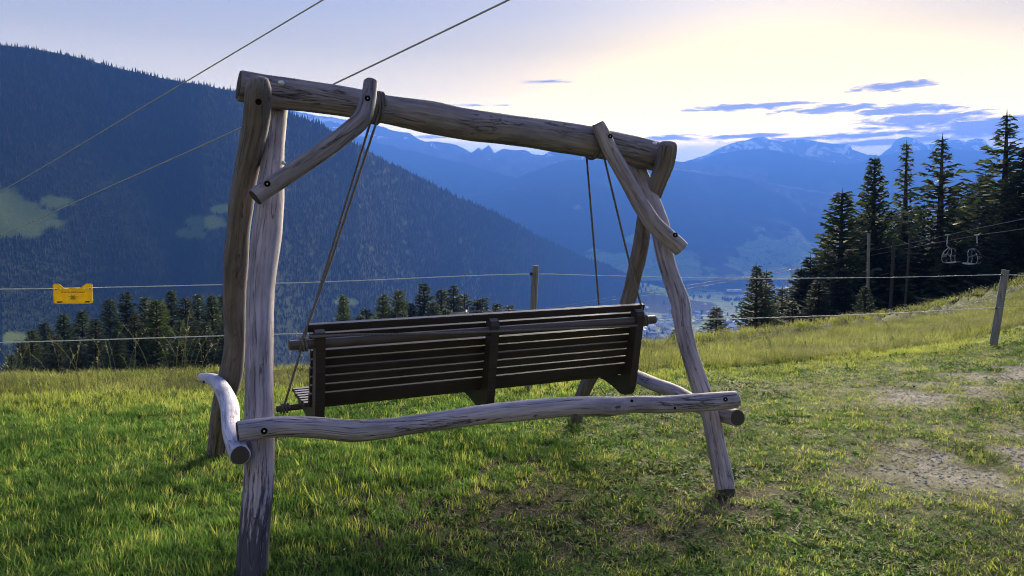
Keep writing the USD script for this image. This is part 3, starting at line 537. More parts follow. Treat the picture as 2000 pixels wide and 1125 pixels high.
for k, (u, h, th) in enumerate(SLATS):
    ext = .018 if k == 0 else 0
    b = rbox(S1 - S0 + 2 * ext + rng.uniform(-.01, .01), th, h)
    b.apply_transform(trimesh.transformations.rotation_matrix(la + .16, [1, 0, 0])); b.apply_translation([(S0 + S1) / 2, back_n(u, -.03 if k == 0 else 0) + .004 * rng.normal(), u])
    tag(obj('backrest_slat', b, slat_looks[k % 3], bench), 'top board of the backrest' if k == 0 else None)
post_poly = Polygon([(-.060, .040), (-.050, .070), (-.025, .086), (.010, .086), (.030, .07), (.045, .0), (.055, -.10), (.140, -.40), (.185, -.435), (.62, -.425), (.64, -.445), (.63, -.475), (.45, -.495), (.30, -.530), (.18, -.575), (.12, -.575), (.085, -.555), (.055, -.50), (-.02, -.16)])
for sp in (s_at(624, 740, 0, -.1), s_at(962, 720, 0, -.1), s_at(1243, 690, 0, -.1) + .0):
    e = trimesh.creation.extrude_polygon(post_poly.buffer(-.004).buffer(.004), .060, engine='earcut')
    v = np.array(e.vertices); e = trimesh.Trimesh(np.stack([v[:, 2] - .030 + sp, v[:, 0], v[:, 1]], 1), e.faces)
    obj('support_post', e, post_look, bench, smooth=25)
def rod(a, b, r, n=24, look=None, name='round_bar'):
    c, rr_, s = centerline([a, (np.array(a) * 2 + b) / 3, (np.array(a) + 2 * np.array(b)) / 3, b], [r, r * .97, r * 1.02, r], .05)
    V, F, R = log_mesh([a, (np.array(a) * 2 + b) / 3, (np.array(a) + 2 * np.array(b)) / 3, b], [r, r * .98, r * 1.01, r], seed=3, sides=n, step=.06, lump=.015, round_ends=(.006, .006))
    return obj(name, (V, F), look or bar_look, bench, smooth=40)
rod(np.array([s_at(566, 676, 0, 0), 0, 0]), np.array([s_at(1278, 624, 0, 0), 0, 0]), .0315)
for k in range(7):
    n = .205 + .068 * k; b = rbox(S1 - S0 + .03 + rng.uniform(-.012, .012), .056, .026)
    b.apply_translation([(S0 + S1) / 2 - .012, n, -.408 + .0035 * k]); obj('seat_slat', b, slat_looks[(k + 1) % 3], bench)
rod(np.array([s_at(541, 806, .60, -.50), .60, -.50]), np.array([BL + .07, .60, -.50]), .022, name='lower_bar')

def rope_mesh(pts, r=.0085, pitch=.055, step=.009, sides=6):
    """three strands laid round each other"""
    c, _, s = centerline(pts, np.full(len(pts), r), step); t, A, B = frames(c); V, F, n = [], [], 0
    for k in range(3):
        ph = 2 * np.pi * (s / pitch + k / 3); o = c + r * .52 * (np.cos(ph)[:, None] * A + np.sin(ph)[:, None] * B)
        tt, a2, b2 = frames(o); th = np.arange(sides) * 2 * np.pi / sides
        v = o[:, None] + r * .56 * (np.cos(th)[None, :, None] * a2[:, None] + np.sin(th)[None, :, None] * b2[:, None])
        i, j = np.meshgrid(np.arange(len(o) - 1), np.arange(sides), indexing='ij'); j2 = (j + 1) % sides
        q = np.stack([i * sides + j, i * sides + j2, (i + 1) * sides + j2, (i + 1) * sides + j], -1).reshape(-1, 4) + n
        V.append(v.reshape(-1, 3)); F += [q[:, [0, 1, 2]], q[:, [0, 2, 3]]]; n += v.shape[0] * sides
    return np.vstack(V), np.vstack(F)
def coil(center, axis, radius, turns, width, r=.0105, start=0.0):
    axis = axis / np.linalg.norm(axis); a = np.cross(axis, [0, 0, 1.0]); a /= np.linalg.norm(a); b = np.cross(axis, a)
    q = np.linspace(0, 1, int(28 * turns)); th = start + 2 * np.pi * turns * q
    return center + axis * ((q - .5) * width)[:, None] + radius * (np.cos(th)[:, None] * a + np.sin(th)[:, None] * b)

# rope along the back of the bench (a part of it), held in bench space
rp = [[s_at(606, 660, -.03, .045), -.028, .052], [s_at(612, 660, -.068, .045), -.066, .050], [s_at(650, 660, -.07, .045), -.070, .050], [s_at(800, 657, -.07, .04), -.062, .026], [s_at(955, 655, -.07, .04), -.058, .004], [s_at(1100, 655, -.07, .0), -.050, -.012], [s_at(1246, 657, -.06, -.03), -.046, -.030], [s_at(1250, 657, -.02, -.03), -.01, -.028]]
obj('back_rope', rope_mesh(rp, r=.0085), rope_look, bench, smooth=True)
bd = BEAM[1][-1] - BEAM[1][0]
def beam_at(px):
    c, r, s = centerline(BEAM[1], BEAM[2], .018); x, y = to_px(c); k = np.argmin(abs(x - px)); return c[k], r[k]
for side, (pxa, pxb, se, sf, lab) in {'l': (727, 735, s_at(592, 672, 0, 0), s_at(556, 800, .6, -.5), 'doubled rope holding the left end of the bench, looped over the beam'), 'r': (1152, 1163, s_at(1257, 626, 0, 0), BL + .03, 'rope holding the right end of the bench, looped over the beam')}.items():
    rope = thing('swing_rope', lab, 'rope')
    c, r = beam_at((pxa + pxb) / 2 + (6 if side == 'l' else 0))
    obj('beam_loop', rope_mesh(coil(c, bd, r * 1.03 + .008, 3 if side == 'l' else 2, .055 if side == 'l' else .03)), rope_look, rope, smooth=True)
    near, far = c - bn * r * .95 + [0, 0, -.03], c + bn * r * (1.0 if side == 'l' else .95) + [0, 0, -.03]
    knot = bw(se, 0, 0)
    obj('rear_strand', rope_mesh([near, near * .67 + knot * .33 + [0, 0, -.004], near * .33 + knot * .67 + [0, 0, -.004], knot + [0, -.02, .034]]), rope_look, rope, smooth=True)
    obj('bar_knot', rope_mesh(coil(bw(se, 0, 0), bs, .042, 2.5, .05)), rope_look, rope, smooth=True)
    end = bw(sf, .60, -.475)
    obj('front_strand', rope_mesh([far, far * .67 + end * .33, far * .33 + end * .67, end]), rope_look, rope, smooth=True)
    obj('lower_knot', rope_mesh(coil(bw(sf, .60, -.50), bs, .033, 3, .06)), rope_look, rope, smooth=True)
# ------------------------------------------------------------------ fence
post_wood = mat('fence_post_look', {"g": ("texture_coordinate", {}), "m": ("mapping", {"scale": (40, 40, 2.5)}), "n": ("noise_texture", {"scale": 1.0, "detail": 5.0, "roughness": .65}), "r": ("rgb_ramp", {"ramp": [(.3, (.085, .085, .088)), (.7, (.25, .25, .255))]}), "b": ("bump", {"strength": .5, "distance": .004}), "p": ("principled_bsdf", {"roughness": .85, "specular_ior_level": .2})}, [("g.object", "m.vector"), ("m.vector", "n.vector"), ("n.fac", "r.fac"), ("r.color", "p.base_color"), ("n.fac", "b.height"), ("b.normal", "p.normal")], surface="p.BSDF")
wire_look = mat('white_cord_look', {"g": ("geometry", {}), "n": ("noise_texture", {"scale": 90.0, "detail": 2.0}), "r": ("rgb_ramp", {"ramp": [(.3, (.52, .53, .55)), (.7, (.80, .81, .82))]}), "p": ("principled_bsdf", {"roughness": .6})}, [("g.position", "n.vector"), ("n.fac", "r.fac"), ("r.color", "p.base_color")], surface="p.BSDF")
black_look = mat('black_plastic_look', {"p": ("principled_bsdf", {"base_color": (.018, .018, .019), "roughness": .45})}, surface="p.BSDF")
fence = thing('pasture_fence', 'electric pasture fence of grey posts and two white cords along the edge of the lawn', 'fence')
def tube(pts, r, sides=6, step=None):
    pts = np.asarray(pts, float)
    if step: pts, _, _ = centerline(pts, np.full(len(pts), r), step)
    t, A, B = frames(pts); th = np.arange(sides) * 2 * np.pi / sides
    v = pts[:, None] + r * (np.cos(th)[None, :, None] * A[:, None] + np.sin(th)[None, :, None] * B[:, None])
    i, j = np.meshgrid(np.arange(len(pts) - 1), np.arange(sides), indexing='ij'); j2 = (j + 1) % sides
    q = np.stack([i * sides + j, i * sides + j2, (i + 1) * sides + j2, (i + 1) * sides + j], -1).reshape(-1, 4)
    k = np.arange(1, sides - 1); m = (len(pts) - 1) * sides
    F = np.vstack([q[:, [0, 1, 2]], q[:, [0, 2, 3]], np.stack([0 * k, k + 1, k], 1), np.stack([0 * k + m, k + m, k + m + 1], 1)])
    return v.reshape(-1, 3), F
def fence_post(top, foot, r, seed, lab=None):
    d = foot - top; pts = [top + d * q for q in (0, .3, .6, 1.0)] ; pts[-1] = foot + d / np.linalg.norm(d) * .1
    V, F, R = log_mesh(pts, [r * .96, r, r * 1.02, r * 1.04], seed=seed, sides=24, step=.05, lump=.03, round_ends=(.006, .004))
    return tag(obj('post', (V, F), post_wood, fence, smooth=45), lab)
Yl, Ym, Yr = 8.0, 9.2, 13.15
mt = P(1046, 519, Ym); mfoot = P(1037, 690, Ym); mfoot = mt + (mfoot - mt) * (mt[2] - G(mt[0], Ym) + .05) / (mt[2] - mfoot[2])
rt_, rfoot = P(1964, 528, Yr), P(1942, 662, Yr)
lt_ = np.array([-8.1, 7.2, 1.42])
fence_post(mt, mfoot, 6.8 * Ym / FPX, 31, 'slim post right behind the bench'); fence_post(rt_, rfoot, 6.8 * Yr / FPX, 32, 'leaning post out on the right meadow'); fence_post(lt_, np.array([-8.1, 7.2, G(-8.1, 7.2) - .1]), .05, 33)
up = [np.array([-8.05, 7.15, 1.27]), P(0, 565, Yl), P(145, 562.5, 8.1), P(430, 556, 8.4), P(590, 552, 8.6), P(1040, 535, Ym - .06), P(1145, 537.5, 9.7), P(1340, 542, 10.6), P(1550, 543.5, 11.6), P(1750, 541.5, 12.4), P(1955, 536.5, Yr - .07), P(2100, 547, 14.0), P(2400, 560, 16.0)]
lo = [np.array([-8.05, 7.15, .70]), P(0, 669, Yl), P(230, 662.5, 8.2), P(430, 656, 8.4), P(590, 651.5, 8.6), P(1036, 634, Ym - .06), P(1270, 625.5, 10.3), P(1450, 622, 11.1), P(1700, 613.5, 12.2), P(1947, 601, Yr - .07), P(2100, 608, 14.0), P(2400, 620, 16.0)]
obj('upper_cord', tube(up, .0052, 6, .25), wire_look, fence, smooth=True); obj('lower_cord', tube(lo, .0052, 6, .25), wire_look, fence, smooth=True)
for (px, py, Y) in ((1039, 535, Ym), (1955, 537, Yr), (1945, 601, Yr), (1035, 634, Ym)):
    b = trimesh.creation.cylinder(.016, .05, sections=10); ring = trimesh.creation.torus(.016, .005, 14, 8); ring.apply_translation([0, 0, .03]); b = trimesh.util.concatenate([b, ring])
    b.apply_transform(trimesh.geometry.align_vectors([0, 0, 1], [-.35, -.93, 0])); b.apply_translation(P(px, py, Y - .05)); obj('insulator', b, black_look, fence, smooth=40)
# the yellow warning plate on the upper cord
yellow = mat('yellow_plate_look', {"t": ("texture_coordinate", {}), "n": ("noise_texture", {"scale": 14.0, "detail": 4.0}), "r": ("rgb_ramp", {"ramp": [(.3, (.80, .57, .012)), (.7, (.88, .66, .025))]}), "p": ("principled_bsdf", {"roughness": .5, "specular_ior_level": .35}), "tr": ("translucent_bsdf", {}), "mx": ("mix_closure", {"fac": .24})}, [("t.object", "n.vector"), ("n.fac", "r.fac"), ("r.color", "p.base_color"), ("r.color", "tr.color"), ("p.BSDF", "mx.closure1"), ("tr.BSDF", "mx.closure2")], surface="mx.closure")
ink = mat('faded_ink_look', {"t": ("texture_coordinate", {}), "n": ("noise_texture", {"scale": 60.0, "detail": 3.0}), "r": ("rgb_ramp", {"ramp": [(.35, (.012, .010, .008)), (.75, (.05, .035, .010))]}), "p": ("principled_bsdf", {"roughness": .7})}, [("t.object", "n.vector"), ("n.fac", "r.fac"), ("r.color", "p.base_color")], surface="p.BSDF")
star_ink = mat('worn_ink_look', {"p": ("principled_bsdf", {"base_color": (.33, .21, .010), "roughness": .6})}, surface="p.BSDF")
Ys = 8.05; pc = P(142, 562, Ys); mpp = Ys / FPX * 1.0
rs = up[2] - up[1]; ang = math.degrees(math.atan2(rs[1], rs[0])) * .6
sign = thing('warning_sign', 'small yellow plastic warning plate hung on the upper fence cord', 'sign', pc, ang)
K = mpp
def plate(poly, depth, y, look, name, parent, cut=()):
    e = trimesh.util.concatenate([trimesh.creation.extrude_polygon(g, depth, engine='earcut') for g in getattr(poly, 'geoms', [poly]) if g.area > 1e-7]); v = np.array(e.vertices)
    return obj(name, trimesh.Trimesh(np.stack([v[:, 0], y - v[:, 2], v[:, 1]], 1), e.faces), look, parent)
outline = Polygon([(-37, 5), (-35, 8), (-27, 8), (-24, 6.5), (-17, 0.5), (-15, -1.5), (-9, -1.8), (-6, -.5), (0, 0), (6, -.5), (9, -1.6), (13, -1), (16, 1), (23, 6.5), (25, 8), (34, 8), (37, 6), (37.5, -26), (36, -30), (33, -31.5), (0, -32), (-33, -31.5), (-36.5, -29.5)]).buffer(.6).buffer(-.6)
from shapely import affinity
from shapely.geometry import Point, box as sbox
op = outline
for hx, hy, hw_, hh_ in ((-31.5, -2.2, 2.4, 1.6), (31.5, -1.6, 2.4, 1.6)): op = op.difference(sbox(hx - hw_, hy - hh_, hx + hw_, hy + hh_))
for hx, hy in ((-22.6, -1.2), (23, -1), (34.3, -13)): op = op.difference(Point(hx, hy).buffer(.9, 6))
plate(affinity.scale(op, K, K, origin=(0, 0)), .004, .002, yellow, 'plate', sign)
rim = affinity.scale(outline.difference(outline.buffer(-1.1)), K, K, origin=(0, 0)); plate(rim, .0012, -.0021, yellow, 'rim', sign)
tx_ = meshkit.text_mesh('Vorsicht Elektrozaun!', 2.7 * K, depth=.0006, bold=True); v = np.array(tx_.vertices); w = v[:, 0].max() - v[:, 0].min()
v[:, 0] = (v[:, 0] - v[:, 0].min()) / w * 44 * K - 22 * K; obj('lettering', trimesh.Trimesh(np.stack([v[:, 0], -.0023 - v[:, 2], v[:, 1] - 9.8 * K], 1), tx_.faces), ink, sign)
star = Polygon([((11 if k % 2 == 0 else 3.6) * (1.15 if k % 4 == 0 else .85) * math.cos(math.pi * k / 10 + .25) + .3, (9 if k % 2 == 0 else 3.2) * math.sin(math.pi * k / 10 + .25) - 19) for k in range(20)]).difference(Polygon([(-2.2, -11), (2.4, -17), (3.4, -12)]))
plate(affinity.scale(star, K, K, origin=(0, 0)), .0006, -.0022, star_ink, 'flash_emblem', sign)
for cx, sl in ((-24.5, 0), (26.5, .25)):
    q = Polygon([(cx - 4.8, -29.5 + 0 * sl), (cx - 4.8 + 3 * sl, -26.6), (cx + 4.8, -26.2 + sl * 2), (cx + 4.8, -29.2 + sl * 2)]); plate(affinity.scale(q, K, K, origin=(0, 0)), .0006, -.0022, ink, 'printed_mark', sign)
# ------------------------------------------------------------------ spruces
bark_look = mat('bark_look', {"g": ("texture_coordinate", {}), "m": ("mapping", {"scale": (9, 9, 2)}), "n": ("noise_texture", {"scale": 1.0, "detail": 5.0}), "r": ("rgb_ramp", {"ramp": [(.3, (.035, .028, .024)), (.7, (.11, .095, .085))]}), "p": ("principled_bsdf", {"roughness": .95, "specular_ior_level": .1})}, [("g.object", "m.vector"), ("m.vector", "n.vector"), ("n.fac", "r.fac"), ("r.color", "p.base_color")], surface="p.BSDF")
grey_bark = mat('grey_bark_look', {"g": ("texture_coordinate", {}), "m": ("mapping", {"scale": (12, 12, 2)}), "n": ("noise_texture", {"scale": 1.0, "detail": 5.0}), "r": ("rgb_ramp", {"ramp": [(.3, (.08, .075, .07)), (.7, (.22, .205, .19))]}), "p": ("principled_bsdf", {"roughness": .95})}, [("g.object", "m.vector"), ("m.vector", "n.vector"), ("n.fac", "r.fac"), ("r.color", "p.base_color")], surface="p.BSDF")
def leafy(name, a, b, trans, tcol):
    return mat(name, {"o": ("object_info", {}), "geo": ("geometry", {}), "n": ("noise_texture", {"scale": 1.1, "detail": 3.0}), "r": ("rgb_ramp", {"ramp": [(.25, a), (.75, b)]}), "x": ("mix_float", {"fac": .6}), "p": ("principled_bsdf", {"roughness": .75, "specular_ior_level": .2}), "t": ("translucent_bsdf", {"color": tcol}), "mx": ("mix_closure", {"fac": trans})},
               [("o.random", "x.a"), ("geo.position", "n.vector"), ("n.fac", "x.b"), ("x.result", "r.fac"), ("r.color", "p.base_color"), ("p.BSDF", "mx.closure1"), ("t.BSDF", "mx.closure2")], surface="mx.closure")
needles = leafy('spruce_needle_look', (.036, .058, .036), (.100, .138, .082), .28, (.09, .12, .05))
needles_b = leafy('dark_needle_look', (.032, .047, .032), (.090, .112, .072), .25, (.07, .09, .04))
needles_c = leafy('larch_needle_look', (.07, .10, .04), (.16, .20, .08), .3, (.08, .11, .03))

def spruce(h, r, seed, base=.10, gaps=.0, full=1.0, droop=.28, slim=1.02, thin_top=0.0):
    q = np.random.default_rng(seed); V, F, n = [], [], 0
    def tri(a, b, c):
        nonlocal n
        V.extend((a, b, c)); F.append((n, n + 1, n + 2)); n += 3
    z = h * base
    while z < h * .985:
        f = (z / h - base) / (1 - base)
        R = r * (1 - f) ** slim * (1.0 if f > .12 else .75 + 2 * f) + .10
        nb = int(round((5 + 3.0 * (1 - f)) * full)); ph = q.uniform(0, 6.28)
        if q.random() < gaps: nb = max(2, nb - 3)
        if f > 1 - thin_top: R *= .62; nb = max(3, nb - 2)
        for k in range(nb):
            a = ph + 2 * math.pi * k / nb + q.normal(0, .22); Lb = R * q.uniform(.62, 1.13)
            d = np.array([math.cos(a), math.sin(a), 0]); side = np.array([-d[1], d[0], 0])
            e0 = .38 * f - droop * (1 - f); up = .30 * (1 - f) + .1
            m = max(3, int(Lb / .26)); prev = np.array([0, 0, z])
            for s in range(1, m + 1):
                w = s / m; p = np.array([0, 0, z]) + d * Lb * w + np.array([0, 0, Lb * (e0 * w * 1.35 - .32 * (1 - f) * math.sin(math.pi * w) + up * w * w)])
                p = p + q.normal(0, .025, 3)
                wd = .10 + .16 * (1 - w) * min(1, Lb)
                tri(prev - side * .025, prev + side * .025, p)
                for sg in (-1, 1):
                    tip = p + sg * side * wd * q.uniform(1.3, 2.6) + d * q.uniform(.05, .22) + np.array([0, 0, q.uniform(-.24, .0)])
                    tri(prev, p + d * .06, tip)
                if q.random() < .8: tri(prev, p, (prev + p) / 2 + np.array([0, 0, -q.uniform(.14, .42) * (.5 + .5 * (1 - f))]) + side * q.normal(0, .09))
                prev = p
            tri(prev - side * .05, prev + side * .05, prev + d * .22 + np.array([0, 0, .03]))
        z += h * (.012 + .010 * (1 - f)) * q.uniform(.75, 1.3)
    for k in range(6): a = k * 1.05; tri((.0, 0, h * .95), (.05 * math.cos(a), .05 * math.sin(a), h * .95), (0, 0, h * 1.005))
    return np.array(V), np.array(F)

def trunk_mesh(h, r0, seed=0, top=.02):
    q = np.random.default_rng(seed); zz = np.linspace(0, 1, 9); p = np.stack([.003 * h * np.cumsum(q.normal(0, .25, 9)) * (1 - zz), .003 * h * np.cumsum(q.normal(0, .25, 9)) * (1 - zz), zz * h * .985], 1)
    t, A, B = frames(p); th = np.arange(8) * np.pi / 4; rad = r0 * (1 - zz) ** .8 + top
    v = p[:, None] + rad[:, None, None] * (np.cos(th)[None, :, None] * A[:, None] + np.sin(th)[None, :, None] * B[:, None])
    i, j = np.meshgrid(np.arange(8), np.arange(8), indexing='ij'); j2 = (j + 1) % 8
    qd = np.stack([i * 8 + j, i * 8 + j2, (i + 1) * 8 + j2, (i + 1) * 8 + j], -1).reshape(-1, 4)
    return v.reshape(-1, 3), np.vstack([qd[:, [0, 1, 2]], qd[:, [0, 2, 3]]])
KINDS = {  # unit: a tree of 18 m
    'bushy': (dict(h=18, r=4.2, seed=1, base=.03, full=1.15), needles), 'ragged': (dict(h=18, r=3.9, seed=2, base=.08, gaps=.45, full=.85, droop=.34, thin_top=.12), needles),
    'thin': (dict(h=18, r=2.9, seed=3, base=.10, gaps=.6, full=.62, droop=.10, thin_top=.35), needles), 'dark': (dict(h=18, r=4.0, seed=4, base=.04, full=1.2), needles_b),
    'slim': (dict(h=18, r=2.9, seed=5, base=.03, full=1.05, slim=.8), needles), 'larch': (dict(h=18, r=3.0, seed=6, base=.04, full=1.1, slim=.65, droop=.12), needles_c)}
FIRST, tree_group = {}, {}
OWN = {86: 'spruce under the left end of the yellow plate, in the left clump', 124: 'spruce whose tip ends just below the yellow warning plate', 214: 'first tall spruce right of the yellow warning plate', 246: 'tall dark spruce next left of the pale conical larch', 334: 'tall spruce next right of the pale conical larch', 22: 'lowest outermost spruce of the left clump, at the picture edge', 434: 'spruce of the left clump touching the brown far left leg',
       828: 'tallest dark spruce over the left half of the bench back', 994: 'last small spruce of the row over the bench, nearest the slim fence post', 971: 'small spruce next left of the last one before the slim fence post', 886: 'broad dark spruce just left of the lift support', 907: 'thin spruce rising right behind the lift support', 2010: 'dark spruce cut by the right picture edge below the tallest crown', 1583: 'low dark spruce at the left foot of the right stand', 1618: 'dark spruce just left of and behind the pointed leftmost one', 1925: 'bushy spruce filling the gap left of the tallest spruce'}
def tree(kind, px, py, Y, label, group=None, wide=1.0, name='spruce_tree'):
    if group and px in OWN: label, group = OWN[px], None
    top = P(px, py, Y); x, y = top[0], top[1]; zb = float(G(x, y)) - .15; s = (top[2] - zb) / 18.0
    sc = (s * wide * max(.75, min(1.25, .55 / s + .45)),) * 2 + (s,); rz = rng.uniform(0, 360)
    if kind in FIRST: return copy_of(FIRST[kind], name, label, 'tree', (x, y, zb), rz, group, sc)
    t = FIRST[kind] = thing(name, label, 'tree', (x, y, zb), rz, group, sc); kw, look = KINDS[kind]
    obj('crown', spruce(**kw), look, t); obj('trunk', trunk_mesh(18, .26, kw['seed']), bark_look, t, smooth=True)
    return t
RIGHT = [('ragged', 1967, 213, 52, 'tallest spruce at the right edge with a ragged crown against the sunset', None, 1.8), ('ragged', 1841, 260, 55, 'tall spruce with drooping tiered branches left of the tallest one', None, 1.75), ('thin', 1771, 272, 60, 'sparse see-through spruce with thin bare top branches', None, 1.55),
         ('bushy', 1709, 302, 58, 'bushy dark spruce between the sparse one and the lower leftmost one', None, 1.25), ('slim', 1645, 366, 56, 'pointed spruce at the left end of the tall row, against the blue hills', None, 1.75)]
LABEL_R = 'dark spruce crowded in the stand above the right meadow'
for k, px, py, Y in (('dark', 2010, 285, 49), ('bushy', 1925, 335, 57), ('dark', 1893, 372, 60), ('dark', 1806, 395, 62), ('bushy', 1742, 405, 63), ('dark', 1678, 432, 61), ('bushy', 1618, 455, 60), ('dark', 1583, 497, 58), ('bushy', 1850, 430, 58), ('dark', 1960, 380, 57), ('bushy', 2060, 260, 55), ('dark', 2120, 330, 52), ('dark', 1780, 470, 58), ('bushy', 1720, 490, 57), ('dark', 1640, 520, 51), ('dark', 1600, 545, 50), ('bushy', 1903, 455, 56), ('dark', 1565, 520, 57), ('dark', 1820, 500, 56), ('dark', 1760, 520, 56), ('bushy', 1990, 430, 57), ('dark', 1870, 480, 55), ('dark', 1940, 470, 56), ('dark', 1700, 400, 64), ('bushy', 1660, 470, 63), ('dark', 1780, 400, 65), ('dark', 1865, 380, 64), ('bushy', 1975, 330, 60), ('dark', 1620, 520, 56)):
    RIGHT.append((k, px, py, Y, LABEL_R, 'spruces massed in the right stand', 1.65))
RIGHT += [('bushy', 1478, 515, 45, 'broad lone spruce standing apart in front of the town', None, 1.2), ('slim', 1497, 525, 47, 'narrow spruce grown close against the broad lone one', None, 1.1), ('bushy', 1399, 597, 38, 'small young spruce beside the bent right leg of the swing frame', None, 1.6),
          ('slim', 1528, 558, 52, 'thin low spruce between the lone pair and the dark stand', None, 1.2), ('dark', 1548, 585, 48, 'squat spruce at the foot of the dark stand, under the far lift chair', None, 1.5), ('bushy', 1690, 556, 40, 'short green spruce in front of the stand, beside the pale bare trunk', None, 1.3), ('dark', 1322, 640, 36, 'shrub-sized spruce half hidden by the bent right leg', None, 1.8)]
for k, px, py, Y, lab, g, w in RIGHT: tree(k, px, py, Y, lab, g, w)
LABEL_L = 'dark spruce in the clump below the left edge of the lawn'
for k, px, py, Y in (('slim', 22, 688, 48), ('dark', 42, 662, 52), ('bushy', 62, 640, 55), ('slim', 86, 624, 60), ('bushy', 124, 608, 62), ('slim', 160, 600, 66), ('dark', 186, 618, 60), ('slim', 214, 578, 66), ('dark', 246, 565, 68), ('slim', 283, 573, 70), ('bushy', 334, 563, 66), ('dark', 362, 576, 64), ('slim', 386, 568, 68), ('bushy', 414, 572, 64), ('slim', 434, 570, 70), ('dark', 262, 610, 58), ('bushy', 350, 622, 56), ('dark', 400, 625, 57), ('dark', 110, 650, 54), ('bushy', 228, 640, 54), ('dark', 150, 655, 52), ('slim', -20, 700, 50), ('dark', 445, 640, 58), ('bushy', 470, 600, 66)):
    tree(k, px, py, Y, LABEL_L, 'spruces below the left lawn edge', 1.3)
tree('larch', 305, 581, 58, 'pale green conical larch among the dark spruces left of the swing', None, 1.15, 'larch_tree')
LABEL_M = 'spruce beyond the lawn, its top showing over the bench back'
for k, px, py, Y in (('bushy', 704, 612, 84), ('slim', 715, 597, 88), ('bushy', 802, 588, 90), ('dark', 828, 548, 92), ('bushy', 846, 585, 88), ('slim', 862, 558, 96), ('dark', 886, 552, 94), ('slim', 907, 568, 98), ('dark', 932, 580, 100), ('slim', 943, 575, 102), ('slim', 971, 586, 105), ('slim', 994, 590, 105), ('bushy', 870, 600, 84), ('bushy', 655, 622, 84), ('bushy', 730, 615, 80), ('bushy', 786, 605, 82)):
    tree(k, px, py, Y, LABEL_M, 'spruces behind the bench', 1.6)
tree('larch', 671, 572, 86, 'pale narrow larch left of the trees behind the bench', None, .85, 'larch_tree'); tree('larch', 748, 571, 92, 'left one of two pale larches over the bench back', None, 1.1, 'larch_tree'); tree('larch', 779, 562, 92, 'taller right one of two pale larches over the bench back', None, 1.15, 'larch_tree')
dim_bark = mat('dim_bark_look', {'p': ('principled_bsdf', {'base_color': (.030, .026, .024), 'roughness': .95})}, surface='p.BSDF')
for px0, py0, px1, py1, Y, r, lab in ((1697, 456, 1690, 600, 43, .085, 'pale bare trunk standing in front of the dark spruces'), (1746, 470, 1727, 640, 46, .10, 'dim leaning trunk right of the pale bare one'), (1778, 455, 1752, 628, 45, .07, 'thinner dim leaning trunk, second right of the pale bare one')):
    a, b = P(px0, py0, Y), P(px1, py1, Y); b[2] = G(b[0], b[1]) - .3; t = thing('dead_trunk', lab, 'tree trunk', b)
    obj('trunk', tube([np.zeros(3), (a - b) * .5 + [.06, 0, 0], a - b], r, 8, .8), grey_bark if px0 == 1697 else dim_bark, t, smooth=True)
    for q in range(7):
        z = rng.uniform(.3, .95); an = rng.uniform(0, 6.28); p0 = (a - b) * z; obj('branch_stub', tube([p0, p0 + np.array([math.cos(an), math.sin(an), -.2]) * rng.uniform(.35, .8)], .02, 4), bark_look, t)
# ------------------------------------------------------------------ chair lift
steel = mat('lift_steel_look', {"g": ("geometry", {}), "n": ("noise_texture", {"scale": 12.0, "detail": 3.0}), "r": ("rgb_ramp", {"ramp": [(.3, (.30, .32, .35)), (.7, (.55, .58, .62))]}), "p": ("principled_bsdf", {"metallic": .4, "roughness": .45})}, [("g.position", "n.vector"), ("n.fac", "r.fac"), ("r.color", "p.base_color")], surface="p.BSDF")
pad_look = mat('lift_seat_look', {"p": ("principled_bsdf", {"base_color": (.50, .52, .56), "roughness": .5})}, surface="p.BSDF")
cable_look = mat('steel_cable_look', {"p": ("principled_bsdf", {"base_color": (.30, .29, .31), "metallic": .3, "roughness": .5})}, surface="p.BSDF")
C1 = [(2200, 378, 36), (2000, 427.5, 45), (1851, 459, 52), (1700, 490, 56.5), (1585, 514, 60), (1500, 531, 63), (1300, 564, 74), (1180, 583, 80), (1048, 603, 88), (905, 606, 92)]
C2 = [(2200, 405, 36), (2000, 447, 45), (1908, 459.5, 50), (1700, 499, 56.5), (1545, 528, 61.5), (1400, 554, 69), (1300, 571, 75), (1180, 588, 81), (1048, 607, 89), (890, 609, 93)]
for pts, lab in ((C1, 'upper hauling cable of the chair lift crossing the spruces'), (C2, 'lower hauling cable of the chair lift crossing the spruces')):
    tag(obj('lift_cable', tube([P(*p) for p in pts], .017, 5, 1.5), cable_look, smooth=True), lab, 'cable')
for pts, lab in (([(-420, 626, 0), (0, 374.5, 0), (310, 191, 0), (632, -1, 0), (1200, -338, 0)], 'upper overhead cable rising across the sky to the right'), ([(-420, 642, 0), (0, 460, 0), (240, 353, 0), (470, 250, 0), (650, 165, 0), (995, -1, 0), (1500, -250, 0)], 'lower overhead cable passing behind the beam of the swing')):
    iy = inv_y((-420, 70), (0, 42), (1500, 12)); tag(obj('overhead_cable', tube([P(p[0], p[1], iy(p[0])) for p in pts], .020, 6, .8), cable_look, smooth=True), lab, 'cable')
ld = np.array([-.707, .707, -.06])
